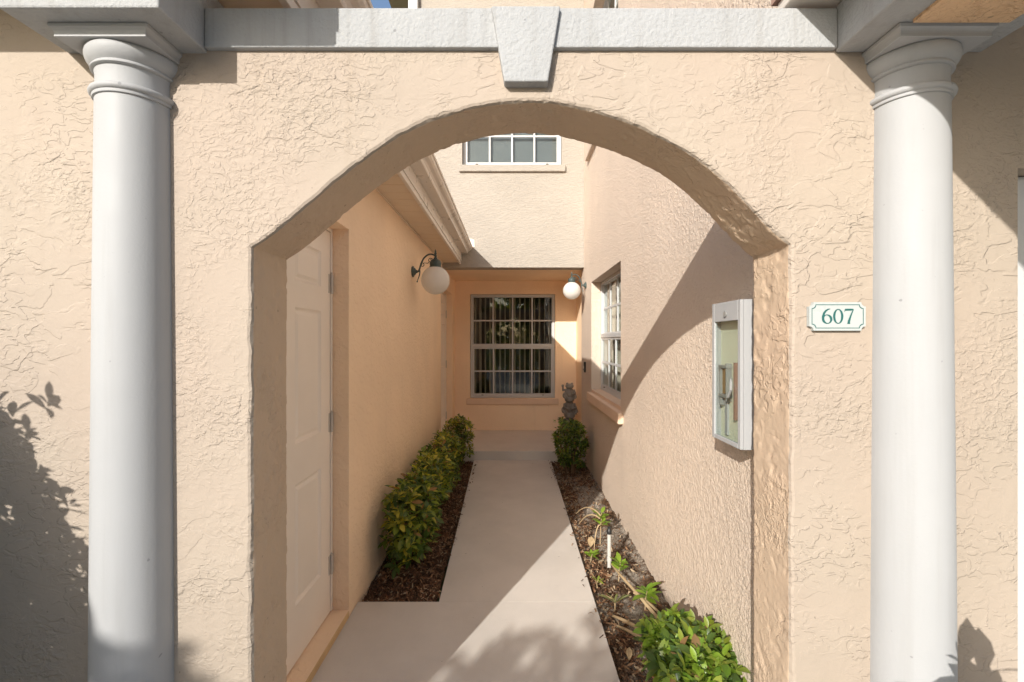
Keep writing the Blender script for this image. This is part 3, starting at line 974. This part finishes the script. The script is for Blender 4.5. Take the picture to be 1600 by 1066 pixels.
# ------------------------------------------------------------------ wall lamps
def wall_lamp(loc, sx, k, label):
    """k scales everything; sx = +1 arm points to +X"""
    t = thing('wall_lamp', label, 'lamp', loc, 'globe lamps on the passage walls')
    L = Vector(loc)
    P = lambda x, y, z: (L.x + sx * x * k, L.y + y * k, L.z + z * k)
    bp = MB(P); bp.lathe([(0.046, 0.0), (0.050, 0.004), (0.048, 0.012), (0.034, 0.018), (0.030, 0.026), (0.016, 0.034), (0.012, 0.046)], (0, 0, 0), 8, 'x')
    bp.build('backplate', M['verdigris'], t, smooth=True)
    ar = MB(P)
    def bez(pts, n=24):
        out = []
        for i in range(n + 1):
            u = i / n
            q = [Vector(p) for p in pts]
            while len(q) > 1:
                q = [q[j] * (1 - u) + q[j + 1] * u for j in range(len(q) - 1)]
            out.append(tuple(q[0]))
        return out
    ar.tube(bez([(0.040, 0, 0.000), (0.075, 0, -0.010), (0.062, 0, 0.055), (0.085, 0, 0.165), (0.165, 0, 0.175), (0.204, 0, 0.135)]), [0.0085 - 0.0022 * i / 24 for i in range(25)], 8)
    ar.tube(bez([(0.066, 0, 0.010), (0.070, 0, -0.030), (0.052, 0, -0.055), (0.045, 0, -0.085)]), [0.006 - 0.0025 * i / 24 for i in range(25)], 8)
    ar.sphere((0.044, 0, -0.088), 0.007, 10, 8)
    ar.build('arm', M['verdigris'], t, smooth=True)
    scr = MB(P)
    def spiral(cx, cz, r0, a0, turns, dirn):
        return [(cx + r0 * (1 - 0.75 * i / 30) * math.cos(a0 + dirn * turns * 2 * math.pi * i / 30), 0, cz + r0 * (1 - 0.75 * i / 30) * math.sin(a0 + dirn * turns * 2 * math.pi * i / 30)) for i in range(31)]
    scr.tube(spiral(0.088, 0.058, 0.020, R(150), 1.2, -1), 0.0035, 6)
    scr.tube(spiral(0.160, 0.098, 0.022, R(20), 1.25, 1), 0.0035, 6)
    scr.tube(bez([(0.096, 0, 0.074), (0.118, 0, 0.082), (0.135, 0, 0.062), (0.147, 0, 0.084)]), 0.003, 6)
    scr.build('scroll', M['verdigris'], t, smooth=True)
    fi = MB(P); fi.lathe([(0.006, 0.120), (0.010, 0.130), (0.013, 0.140), (0.007, 0.146), (0.010, 0.152), (0.012, 0.160), (0.007, 0.168), (0.009, 0.174), (0.004, 0.188), (0.001, 0.196)], (0.204, 0, 0), 16)
    fi.build('finial', M['verdigris'], t, smooth=True)
    cp = MB(P); cp.lathe([(0.052, 0.034), (0.053, 0.042), (0.048, 0.046), (0.050, 0.066), (0.051, 0.074), (0.044, 0.092), (0.030, 0.104), (0.018, 0.110), (0.012, 0.124)], (0.204, 0, 0), 32)
    cp.build('lamp_cap', M['verdigris'], t, smooth=True)
    gl = MB(P); gl.sphere((0.204, 0, -0.076), 0.124, 40, 24)
    gl.build('globe', M['opal'], t, smooth=True)
    return t
wall_lamp((XL + 0.0005, 4.00, 2.090), 1, 1.0, 'larger shaded globe lamp on the left wall under the eave')
wall_lamp((XR - 0.0005, 5.55, 2.160), -1, 0.86, 'smaller sunlit globe lamp beside the right hand window')

# ------------------------------------------------------------------ cabinet on the right wall
cabt = thing('extinguisher_cabinet', 'narrow white glass-fronted wall cabinet on the right passage wall', 'cabinet', (XR, 1.71, 1.097))
xf, y0, y1, z0, z1 = 0.803, 1.60, 1.826, 1.097, 1.627
cbx = MB()
cbx.box(xf + 0.012, XR - 0.001, y0, y0 + 0.006, z0, z1); cbx.box(xf + 0.012, XR - 0.001, y1 - 0.006, y1, z0, z1)
cbx.box(xf + 0.012, XR - 0.001, y0 + 0.006, y1 - 0.006, z0, z0 + 0.006); cbx.box(xf + 0.012, XR - 0.001, y0 + 0.006, y1 - 0.006, z1 - 0.006, z1)
cbx.build('body', M['white_paint'], cabt)
ci = MB(); ci.box(0.836, 0.846, y0 + 0.0065, y1 - 0.0065, z0 + 0.0065, z1 - 0.0065)
ci.build('back_panel', M['cab_in'], cabt)
dfm = MB()
dfm.box(xf, xf + 0.0115, y0, y0 + 0.020, z0, z1); dfm.box(xf, xf + 0.0115, y1 - 0.020, y1, z0, z1)
dfm.box(xf, xf + 0.0115, y0 + 0.020, y1 - 0.020, z0, z0 + 0.016)
dfm.box(xf, xf + 0.0115, y0 + 0.020, y1 - 0.020, z1 - 0.072, z1)
cdoor = dfm.build('cabinet_door', M['white_paint'], cabt, bevel=0.0015)
gp_ = MB(); gp_.box(xf + 0.005, xf + 0.007, y0 + 0.020, y1 - 0.020, z0 + 0.016, z1 - 0.072); gp_.build('pane', M['glass'], cdoor)
lk = MB(); lk.lathe([(0.011, 0.0), (0.011, 0.004), (0.008, 0.006)], (xf - 0.006, 1.708, z1 - 0.046), 16, 'x'); lk.build('lock', M['cab_bracket'], cdoor)
XB = 0.848
br = MB()
br.box(XB - 0.034, XB - 0.013, 1.778, 1.788, 1.23, 1.385); br.box(XB - 0.034, XB - 0.013, 1.728, 1.738, 1.25, 1.395)
br.box(XB - 0.036, XB - 0.013, 1.724, 1.792, 1.375, 1.387); br.box(XB - 0.036, XB - 0.013, 1.724, 1.792, 1.262, 1.275)
br.build('bracket', M['cab_bracket'], cabt, bevel=0.002)
wd = MB(); wd.box(XB - 0.026, XB - 0.0125, 1.739, 1.777, 1.277, 1.373); wd.build('brown_insert', M['cab_wood'], cabt)
st_ = MB(); st_.box(XB - 0.02, XB - 0.0125, 1.751, 1.771, 1.118, 1.258); st_.build('strap', M['white_paint'], cabt)
rd = MB(); rd.box(XB - 0.030, XB - 0.0125, 1.672, 1.682, 1.19, 1.40); rd.build('pane_reflection', M['cab_reflect'], cabt)  # bar coloured to stand in for a pinkish reflection in the cabinet
ck = MB(); ck.tube([(XB - 0.04, 1.70, 1.27), (XB - 0.05, 1.68, 1.275), (XB - 0.05, 1.66, 1.30), (XB - 0.035, 1.688, 1.34)], 0.005, 8); ck.build('hose', M['cab_bracket'], cabt, smooth=True)

# ------------------------------------------------------------------ number plate 607
sg = thing('number_plate', 'white plate with green border and the number 607 on the wall', 'sign', (0.8855, D, 1.547))
W2, H2 = 0.0768, 0.0387
def plate_outline(w, h, c):
    pts = []
    for sx, sy, a0 in ((1, 1, 180), (-1, 1, 270), (-1, -1, 0), (1, -1, 90)):
        cx, cy = sx * w, sy * h
        arc = []
        for q in range(7):
            a = R(a0 + 90 * q / 6)
            arc.append((cx + c * math.cos(a), cy + c * math.sin(a)))
        # sort so the outline runs counter-clockwise
        arc.sort(key=lambda p: math.atan2(p[1] - 0, p[0] - 0))
        pts += arc
    return pts
sgx, sgz = 0.8855, 1.547
Psg = lambda x, y, z: (sgx + x, D - 0.008 + y, sgz + z)
def place2d(poly, a0, a1):
    mb = MB(Psg)
    mb.prism(poly, a0, a1, 'y')
    return mb
place2d(plate_outline(W2, H2, 0.012), -0.004, 0.007).build('plate', M['plate'], sg)
o1 = plate_outline(W2 - 0.0062, H2 - 0.0062, 0.0105); o2 = plate_outline(W2 - 0.0080, H2 - 0.0080, 0.0105)
bd = MB(Psg)
i0 = bd._a([(p[0], -0.0046, p[1]) for p in o1] + [(p[0], -0.0046, p[1]) for p in o2])
nn = len(o1)
for k in range(nn):
    bd.f.append((i0 + k, i0 + (k + 1) % nn, i0 + nn + (k + 1) % nn, i0 + nn + k)); bd.mi.append(0)
bd.build('border', M['teal'], sg, fix=False)
def stroke(mb, pts, widths, y=-0.0047):
    n = len(pts)
    L, Rr = [], []
    for i in range(n):
        a = Vector(pts[max(i - 1, 0)]); b = Vector(pts[min(i + 1, n - 1)])
        t = (b - a).normalized(); nrm = Vector((-t.y, t.x))
        p = Vector(pts[i])
        L.append(p + nrm * widths[i] / 2); Rr.append(p - nrm * widths[i] / 2)
    i0 = mb._a([(p.x, y, p.y) for p in L] + [(p.x, y, p.y) for p in Rr])
    for i in range(n - 1):
        mb.f.append((i0 + i, i0 + i + 1, i0 + n + i + 1, i0 + n + i)); mb.mi.append(0)
def oval(mb, cx, cz, rx, rz, thick, thin, tilt=0.0, y=-0.0047):
    n = 40
    o, i_ = [], []
    for k in range(n):
        a = 2 * math.pi * k / n
        o.append((cx + rx * math.cos(a), cz + rz * math.sin(a)))
        i_.append((cx + (rx - thick) * math.cos(a) * 1.0 , cz + (rz - thin) * math.sin(a) + tilt * math.cos(a)))
    i0 = mb._a([(p[0], y, p[1]) for p in o] + [(p[0], y, p[1]) for p in i_])
    for k in range(n):
        u = (k + 1) % n
        mb.f.append((i0 + k, i0 + u, i0 + n + u, i0 + n + k)); mb.mi.append(0)
S = 0.0405 / 2     # half digit height
d6 = MB(Psg)
oval(d6, -0.0285, -0.0075, 0.0142, 0.0128, 0.0062, 0.0026, -0.002)
tail = [(-0.0400 + 0.0, -0.008), (-0.0398, 0.000), (-0.0372, 0.0085), (-0.0325, 0.0150), (-0.0265, 0.0190), (-0.0205, 0.0205)]
stroke(d6, tail, [0.0060, 0.0064, 0.0060, 0.0048, 0.0034, 0.0016], -0.0049)
d6.build('digit', M['teal'], sg, fix=False)
d0 = MB(Psg)
oval(d0, 0.0015, 0.0, 0.0140, 0.0202, 0.0062, 0.0024, 0.0)
d0.build('digit', M['teal'], sg, fix=False)
d7 = MB(Psg)
stroke(d7, [(0.0195, 0.0178), (0.0270, 0.0182), (0.0345, 0.0183), (0.0430, 0.0186)], [0.0050, 0.0055, 0.0052, 0.0040])
stroke(d7, [(0.0205, 0.0195), (0.0195, 0.0160), (0.0188, 0.0120)], [0.0024, 0.0020, 0.0010], -0.0049)
stroke(d7, [(0.0425, 0.0185), (0.0380, 0.0085), (0.0335, -0.0035), (0.0305, -0.0130), (0.0295, -0.0205)], [0.0024, 0.0034, 0.0048, 0.0064, 0.0072], -0.0051)
d7.build('digit', M['teal'], sg, fix=False)

# ------------------------------------------------------------------ doorbell
db = thing('doorbell', 'small black and silver doorbell on the right wall', 'doorbell', (XR, 5.60, 1.15))
q = MB(); q.box(XR - 0.022, XR - 0.0005, 5.572, 5.628, 1.095, 1.225); q.build('body', M['black'], db, bevel=0.006)
q = MB(); q.box(XR - 0.026, XR - 0.0215, 5.580, 5.620, 1.100, 1.175); q.build('faceplate', M['metal'], db, bevel=0.003)
q = MB(); q.lathe([(0.012, 0.0), (0.011, -0.004)], (XR - 0.0262, 5.60, 1.130), 16, 'x'); q.build('button', M['black'], db)

# ------------------------------------------------------------------ stone statue: three stacked squatting frogs
def statue(cx, cy, z):
    t = thing('frog_statue', 'grey stone statue of stacked frogs in the porch corner', 'statue', (cx, cy, z))
    mb = MB()
    def S_(x, y, zz, r, s=(1, 1, 1)):
        mb.sphere((cx + x, cy + y, z + zz), r, 16, 10, 0, s)
    def T_(pts, rad):
        mb.tube([(cx + p[0], cy + p[1], z + p[2]) for p in pts], rad, 8)
    mb.lathe([(0.135, 0.0), (0.14, 0.02), (0.13, 0.05), (0.115, 0.06)], (cx, cy, z), 24)
    def frog(zb, k, mirror=1, wave=False):
        S_(0, 0.01, zb + 0.10 * k, 0.085 * k, (1.0, 0.9, 1.25))            # trunk
        S_(0, -0.035 * k, zb + 0.085 * k, 0.062 * k, (1.0, 0.8, 1.15))       # belly
        for sgn in (-1, 1):
            S_(sgn * 0.085 * k, 0.0, zb + 0.055 * k, 0.055 * k, (0.75, 1.25, 1.0))   # haunch
            T_([(sgn * 0.095 * k, -0.01, zb + 0.07 * k), (sgn * 0.11 * k, -0.07 * k, zb + 0.04 * k), (sgn * 0.075 * k, -0.10 * k, zb + 0.012 * k)], [0.030 * k, 0.022 * k, 0.016 * k])
            for q in (-0.022, 0.0, 0.022):
                S_(sgn * 0.075 * k + q, -0.118 * k, zb + 0.010 * k, 0.012 * k, (0.8, 1.6, 0.6))
            if wave and sgn == -1:
                T_([(-0.075 * k, -0.01, zb + 0.16 * k), (-0.120 * k, -0.03, zb + 0.15 * k), (-0.125 * k, -0.05, zb + 0.215 * k)], [0.024 * k, 0.020 * k, 0.016 * k])
                S_(-0.127 * k, -0.05, zb + 0.235 * k, 0.026 * k)
            else:
                T_([(sgn * 0.075 * k, -0.01, zb + 0.155 * k), (sgn * 0.098 * k, -0.06 * k, zb + 0.10 * k), (sgn * 0.035 * k, -0.092 * k, zb + 0.085 * k)], [0.024 * k, 0.020 * k, 0.015 * k])
                S_(sgn * 0.030 * k, -0.096 * k, zb + 0.085 * k, 0.017 * k)
        S_(0, -0.015, zb + 0.225 * k, 0.068 * k, (1.15, 1.0, 0.72))         # head
        S_(0, -0.062 * k, zb + 0.212 * k, 0.042 * k, (1.35, 0.8, 0.55))      # muzzle
        for sgn in (-1, 1):
            S_(sgn * 0.044 * k, -0.030 * k, zb + 0.270 * k, 0.022 * k)
            S_(sgn * 0.046 * k, -0.048 * k, zb + 0.273 * k, 0.011 * k)
    frog(0.055, 1.05)
    frog(0.315, 0.92)
    frog(0.535, 0.80, wave=True)
    o = mb.build('figure', M['stone'], t, smooth=True)
    rm = o.modifiers.new('remesh', 'REMESH'); rm.mode = 'VOXEL'; rm.voxel_size = 0.006; rm.use_smooth_shade = True
    sm = o.modifiers.new('smooth', 'SMOOTH'); sm.iterations = 2; sm.factor = 0.5
    return t
statue(0.835, 6.62, PZ)

# ------------------------------------------------------------------ plants
def leaf_mesh_data(L, W, fold, bend, rr):
    """returns verts, faces in leaf space: grows along +Y, normal +Z"""
    prof = [(0.0, 0.06), (0.22, 0.62), (0.5, 1.0), (0.76, 0.78), (1.0, 0.02)]
    vs, fs = [], []
    for t, w in prof:
        z = -bend * L * t * t
        vs += [(-W / 2 * w, L * t, z + fold * W * w * 0.5), (0, L * t, z), (W / 2 * w, L * t, z + fold * W * w * 0.5)]
    for k in range(len(prof) - 1):
        a = k * 3
        fs += [(a, a + 1, a + 4, a + 3), (a + 1, a + 2, a + 5, a + 4)]
    return vs, fs

LEAF_VAR = {}
def leaf_mesh(kind, matname):
    key = (kind, matname)
    if key not in LEAF_VAR:
        L, W, fold, bend = kind
        vs, fs = leaf_mesh_data(L, W, fold, bend, rnd)
        me = bpy.data.meshes.new('leaf')
        me.from_pydata(vs, [], fs)
        me.materials.append(M[matname])
        me.polygons.foreach_set('use_smooth', [True] * len(me.polygons))
        LEAF_VAR[key] = me
    return LEAF_VAR[key]
KINDS = [(1.0, 0.42, 0.25, 0.10), (1.0, 0.48, 0.40, 0.22), (1.0, 0.38, 0.15, 0.30)]

def orient(direction, roll):
    d = direction.normalized()
    q = d.to_track_quat('Y', 'Z')
    return q.to_matrix() @ Matrix.Rotation(roll, 3, 'Y')

def shrub(name, label, c, half, zt, nshoots, leafL, parts, group, mats=('leaf_dark', 'leaf_mid', 'leaf_new'), weights=(5, 4, 2), inner=0.35, lump=0.12, power=3.5, jitter=0.3, tip_bias=0.5, cat='shrub', base_z=-0.03, low=0.10):
    """c=(x,y); half=(hx,hy); zt = top height. Shoots with leaf whorls fill a lumpy rounded block."""
    rnd = random.Random(sum((i + 1) * ord(ch) for i, ch in enumerate(label)))
    t = thing(name, label, cat, (c[0], c[1], base_z), group)
    hz = (zt - low) / 2
    ctr = Vector((c[0], c[1], low + hz))
    leaves = []
    ph = [rnd.uniform(0, 6.28) for _ in range(6)]
    for s in range(nshoots):
        d = Vector((rnd.gauss(0, 1), rnd.gauss(0, 1), rnd.gauss(0.15, 1))).normalized()
        nrm = (abs(d.x) ** power + abs(d.y) ** power + abs(d.z) ** power) ** (1 / power)
        r = 1.0 / nrm
        lm = 1 + lump * (math.sin(d.x * 5 + ph[0]) * math.sin(d.y * 6 + ph[1]) + 0.7 * math.sin(d.z * 7 + ph[2] + d.x * 4))
        dep = 1.0 if rnd.random() > inner else rnd.uniform(0.45, 0.95)
        dep *= 1 + rnd.gauss(0, 0.035)
        if rnd.random() < 0.03: dep *= rnd.uniform(1.08, 1.22)
        p = ctr + Vector((d.x * half[0], d.y * half[1], d.z * hz)) * (r * lm * dep)
        if p.z < 0.0: continue
        axis = (d * 0.75 + Vector((0, 0, 0.75)) + Vector((rnd.gauss(0, jitter), rnd.gauss(0, jitter), rnd.gauss(0, jitter)))).normalized()
        nl = rnd.randint(4, 7)
        new = rnd.random() < (tip_bias if (dep >= 0.97 and d.z > -0.2) else 0.05)
        a0 = rnd.uniform(0, 6.28)
        sx = axis.orthogonal().normalized(); sy = axis.cross(sx)
        for k in range(nl):
            a = a0 + k * 2.4
            open_ = 0.45 + 0.55 * (1 - k / nl) + rnd.uniform(-0.15, 0.15)
            dr_ = (axis * (1.1 - open_) + (sx * math.cos(a) + sy * math.sin(a)) * open_ + Vector((0, 0, 0.08)))
            pos = p - axis * (0.028 * (nl - k) / nl) * 1.2
            ln = leafL * rnd.uniform(0.5, 1.22) * (0.8 if new and k > nl - 3 else 1.0)
            if new:
                mname = rnd.choices(mats, (weights[0] * 0.3, weights[1], weights[2] * 3))[0]
            else:
                mname = rnd.choices(mats, (weights[0], weights[1] * 0.7, weights[2] * 0.12))[0]
            if cat == 'shrub' and rnd.random() < 0.035: mname = 'leaf_dead'
            leaves.append((pos, dr_, rnd.uniform(-0.6, 0.6), ln, mname, rnd.choice(KINDS), dep))
    # those that show largest become leaves of their own
    def rank(l):
        v = l[0] - CAMP
        out = (l[0] - ctr).normalized().dot(-v.normalized())
        return l[3] / v.length * (0.4 + max(0, out)) * (1 if l[6] > 0.95 else 0.4)
    leaves.sort(key=rank, reverse=True)
    org = wpos(t)
    for l in leaves[:parts]:
        o = bpy.data.objects.new('leaf', leaf_mesh(l[5], l[4]))
        COL.objects.link(o); o.parent = t
        o.matrix_local = Matrix.Translation(l[0] - org) @ (orient(l[1], l[2]) @ Matrix.Scale(l[3], 3)).to_4x4()
    mb = MB()
    names = list(mats) + ['leaf_dead']
    for l in leaves[parts:]:
        L, W, fo, be = l[5]
        vs, fs = leaf_mesh_data(1.0, W, fo, be, rnd)
        mat3 = orient(l[1], l[2]) @ Matrix.Scale(l[3], 3)
        i = len(mb.v)
        mb.v += [tuple(mat3 @ Vector(v) + l[0]) for v in vs]
        mb.f += [tuple(i + q for q in f) for f in fs]
        mb.mi += [names.index(l[4])] * len(fs)
    if mb.v:
        me = mb.mesh('foliage', [M[k] for k in names], org, fix=False)
        me.polygons.foreach_set('use_smooth', [True] * len(me.polygons))
        o = bpy.data.objects.new('foliage', me); COL.objects.link(o); o.parent = t
        o['kind'] = 'stuff'
    sm = MB()
    for k in range(26):
        a = rnd.uniform(0, 6.28); rr = rnd.uniform(0.2, 0.98)
        e = Vector((c[0] + half[0] * rr * math.cos(a), c[1] + half[1] * rr * math.sin(a), rnd.uniform(0.5, 0.9) * zt))
        b = Vector((c[0] + half[0] * 0.3 * math.cos(a + 0.4), c[1] + half[1] * 0.3 * math.sin(a + 0.4), base_z))
        m = (b + e) / 2 + Vector((rnd.uniform(-0.03, 0.03), rnd.uniform(-0.03, 0.03), 0.02))
        sm.tube([b, m, e], [0.007, 0.005, 0.003], 6)
    sm.build('stems', M['bark'], t, smooth=True)
    return t

GL = 'clipped shrubs along the left wall'
shrub('shrub', 'nearest and largest clipped shrub along the left wall, on dark mulch', (-0.675, 3.10), (0.135, 0.33), 0.52, 330, 0.066, 300, GL)
shrub('shrub', 'second clipped shrub along the left wall, yellowish leaf tips', (-0.675, 3.82), (0.130, 0.34), 0.53, 300, 0.060, 200, GL, weights=(4, 4, 3))
shrub('shrub', 'third clipped shrub along the left wall, loose shoot reaching to the wall', (-0.670, 4.52), (0.130, 0.32), 0.54, 290, 0.058, 120, GL, weights=(4, 4, 3))
shrub('shrub', 'farthest small boxy shrub on the left, against the porch', (-0.630, 5.30), (0.150, 0.20), 0.57, 360, 0.050, 100, GL, weights=(5, 4, 1.5))
GR = 'clipped shrubs along the right wall'
shrub('shrub', 'low bright green shrub at the bottom right inside the arch', (0.745, 1.90), (0.140, 0.20), 0.24, 260, 0.070, 300, GR, mats=('leaf_dark', 'leaf_mid', 'leaf_fresh'), weights=(4, 4, 3), tip_bias=0.55)
shrub('shrub', 'boxy dark green shrub on the right in front of the porch step', (0.665, 5.18), (0.160, 0.20), 0.57, 420, 0.050, 120, GR, mats=('leaf_dark', 'leaf_mid', 'leaf_fresh'), weights=(6, 4, 1), tip_bias=0.3)

# ------- things in the right bed
def sprig(loc, h, n, L, mat, label, group=None, spread=0.8):
    t = thing('seedling', label, 'plant', loc, group)
    b = Vector(loc)
    s = MB(); s.tube([b, b + Vector((0.005, 0.004, h * 0.6)), b + Vector((0.012, 0.0, h))], [0.004, 0.003, 0.002], 6)
    s.build('stem', M['dry'], t, smooth=True)
    for k in range(n):
        a = k * 2.4 + rnd.uniform(-0.3, 0.3)
        e = rnd.uniform(0.1, 0.9)
        dr_ = Vector((math.cos(a) * spread, math.sin(a) * spread, e))
        z = h * (0.55 + 0.45 * k / n)
        o = bpy.data.objects.new('leaf', leaf_mesh(KINDS[k % 3], mat)); COL.objects.link(o); o.parent = t
        o.matrix_local = Matrix.Translation(Vector((0.008, 0, z))) @ (orient(dr_, rnd.uniform(-0.3, 0.3)) @ Matrix.Scale(L * rnd.uniform(0.75, 1.15), 3)).to_4x4()
    return t
GS = 'young green plants in the right mulch bed'
sprig((0.655, 3.38, -0.03), 0.24, 13, 0.085, 'leaf_fresh', 'taller green sprig behind the white sprinkler riser', GS)
sprig((0.535, 3.10, -0.03), 0.06, 9, 0.065, 'leaf_fresh', 'small bright seedling near the walkway edge', GS)
sprig((0.670, 2.86, -0.03), 0.12, 13, 0.075, 'leaf_fresh', 'green sprig at the foot of the white riser', GS)
sprig((0.745, 2.55, -0.03), 0.11, 14, 0.085, 'leaf_fresh', 'bushy green seedling beside the dry stalk near the wall', GS)
sprig((0.520, 2.80, -0.03), 0.04, 6, 0.045, 'leaf_mid', 'tiny low seedling beside the path, nearest the walkway', GS)

def fan_palm(loc, label):
    t = thing('palm_seedling', label, 'plant', loc)
    b = Vector(loc)
    for k in range(9):
        a = R(-20 + 220 * k / 8)
        d_ = Vector((math.cos(a) * 0.9, -math.sin(a) * 0.45, 0.55 + 0.25 * math.sin(a)))
        me = leaf_mesh((1.0, 0.13, 0.5, 0.12), 'leaf_grey')
        o = bpy.data.objects.new('frond_blade', me); COL.objects.link(o); o.parent = t
        o.matrix_local = Matrix.Translation(Vector((0, 0, 0.06))) @ (orient(d_, rnd.uniform(-0.2, 0.2)) @ Matrix.Scale(rnd.uniform(0.09, 0.12), 3)).to_4x4()
    s = MB(); s.tube([b, b + Vector((0, 0, 0.06))], [0.006, 0.004], 6); s.build('stem', M['dry'], t)
    return t
fan_palm((0.570, 2.52, -0.03), 'small grey-green fan palm seedling in the right mulch bed')

rs = thing('sprinkler_riser', 'white plastic sprinkler riser with black head in the right bed', 'sprinkler', (0.645, 3.02, -0.04))
q = MB(); q.lathe([(0.0125, -0.04), (0.0125, 0.20)], (0.645, 3.02, 0), 16); q.build('pipe', M['pvc'], rs, smooth=True)
q = MB(); q.lathe([(0.0155, 0.20), (0.017, 0.205), (0.017, 0.225), (0.013, 0.23), (0.012, 0.245), (0.006, 0.25)], (0.645, 3.02, 0), 16); q.build('nozzle', M['black'], rs, smooth=True)
q = MB(); q.lathe([(0.016, 0.02), (0.016, 0.045)], (0.645, 3.02, 0), 16); q.build('coupling', M['pvc'], rs, smooth=True)

def stalk(path, rad, label, group, name='dry_stalk'):
    mb = MB()
    n = 14
    pts = []
    P_ = [Vector(p) for p in path]
    for i in range(n + 1):
        u = i / n
        q = P_[:]
        while len(q) > 1:
            q = [q[j] * (1 - u) + q[j + 1] * u for j in range(len(q) - 1)]
        pts.append(q[0])
    mb.tube(pts, [rad * (1 - 0.55 * i / n) for i in range(n + 1)], 7)
    o = mb.build(name, M['dry'], at=pts[0], smooth=True)
    return tag(o, label, 'stalk', group)
GD = 'dry palm stalks lying in the right bed'
stalk([(0.800, 2.28, -0.01), (0.74, 2.52, 0.05), (0.67, 2.70, 0.05), (0.650, 2.98, 0.02)], 0.012, 'long pale dry stalk leading up to the white riser', GD)
stalk([(0.835, 2.32, -0.01), (0.78, 2.50, 0.04), (0.70, 2.62, 0.03)], 0.010, 'pale dry stalk lying closest to the right wall', GD)
stalk([(0.735, 2.22, -0.015), (0.66, 2.33, 0.02), (0.545, 2.46, -0.005)], 0.015, 'thick brown stalk just behind the front shrub', GD)
stalk([(0.72, 2.17, -0.012), (0.63, 2.29, 0.01), (0.55, 2.38, -0.01)], 0.013, 'thick brown stalk nearest to the front shrub', GD)
stalk([(0.655, 3.36, 0.19), (0.60, 3.42, 0.25), (0.56, 3.55, 0.20), (0.515, 3.66, 0.09)], 0.006, 'arching dry frond rib over the mulch, farthest from the camera', GD)
stalk([(0.650, 3.36, 0.17), (0.585, 3.38, 0.22), (0.55, 3.48, 0.14), (0.525, 3.56, 0.05)], 0.006, 'shorter arching dry rib beside the farthest one', GD)
stalk([(0.645, 3.34, 0.13), (0.62, 3.36, 0.12), (0.60, 3.30, 0.03), (0.585, 3.25, -0.02)], 0.005, 'short drooping dry rib below the tall sprig', GD)
stalk([(0.515, 2.75, -0.01), (0.53, 2.85, 0.0), (0.50, 2.98, -0.012)], 0.004, 'thin dry twig beside the walkway edge', GD)

# dry leaf litter in the right bed
for k, (x, y_, s_) in enumerate(((0.565, 3.28, 0.10), (0.545, 2.12, 0.06), (0.60, 2.42, 0.085), (0.585, 2.62, 0.07))):
    o = bpy.data.objects.new('dry_leaf', leaf_mesh((1.0, 0.5, 0.5, -0.2), 'leaf_grey').copy()); COL.objects.link(o)
    o.data.materials.clear(); o.data.materials.append(M['dry'])
    o.matrix_world = Matrix.Translation((x, y_, -0.008)) @ (orient(Vector((rnd.uniform(-1, 1), rnd.uniform(-1, 1), 0.15)), rnd.uniform(-0.5, 0.5)) @ Matrix.Scale(s_, 3)).to_4x4()
    tag(o, ('curled dry leaf under the arching frond ribs', 'curled dry leaf on the mulch nearest the arch', 'curled dry leaf among the thick brown stalks', 'curled dry leaf beside the fan palm seedling')[k], 'leaf', 'dry leaves on the right bed')

# ------------------------------------------------------------------ plants in front of the wall (out of frame, their shadows and reflections show)
shrub('bush', 'leafy bush at far left whose shadow falls on the front wall', (-1.98, 0.74), (0.52, 0.24), 1.60, 4800, 0.058, 0, None, inner=0.55, power=2.7, lump=0.06, cat='bush', base_z=-0.16, low=0.0)
shrub('tall_bush', 'taller leafy bush in front shading the foot of the left column', (-3.35, -3.2), (0.45, 0.40), 2.84, 800, 0.12, 0, None, inner=0.6, power=2.8, lump=0.05, cat='bush', base_z=-0.06, low=0.1)
shrub('tall_bush', 'broad leafy bush in front casting soft shade on the path', (-2.27, -3.2), (0.68, 0.45), 2.64, 1500, 0.10, 0, None, inner=0.6, power=3.2, lump=0.05, cat='bush', base_z=-0.06, low=0.1)
shrub('hedge', 'tall dark hedge across the drive, reflected in the porch window', (0.5, -9.5), (9.0, 0.9), 3.1, 1700, 0.42, 0, None, inner=0.3, power=6, lump=0.05, cat='hedge', base_z=-0.16, low=0.0)
shrub('tree', 'big dark leafy tree beyond the hedge, reflected in the windows', (3.2, -15.0), (3.6, 3.0), 8.5, 1500, 0.55, 0, None, inner=0.4, power=2.2, lump=0.15, cat='tree', base_z=-0.16, low=2.0)
shrub('low_plant', 'low leafy plant at the foot of the right column', (0.99, 0.64), (0.19, 0.09), 0.88, 60, 0.12, 0, None, inner=0.4, power=2.2, cat='plant', base_z=-0.16, low=0.05)
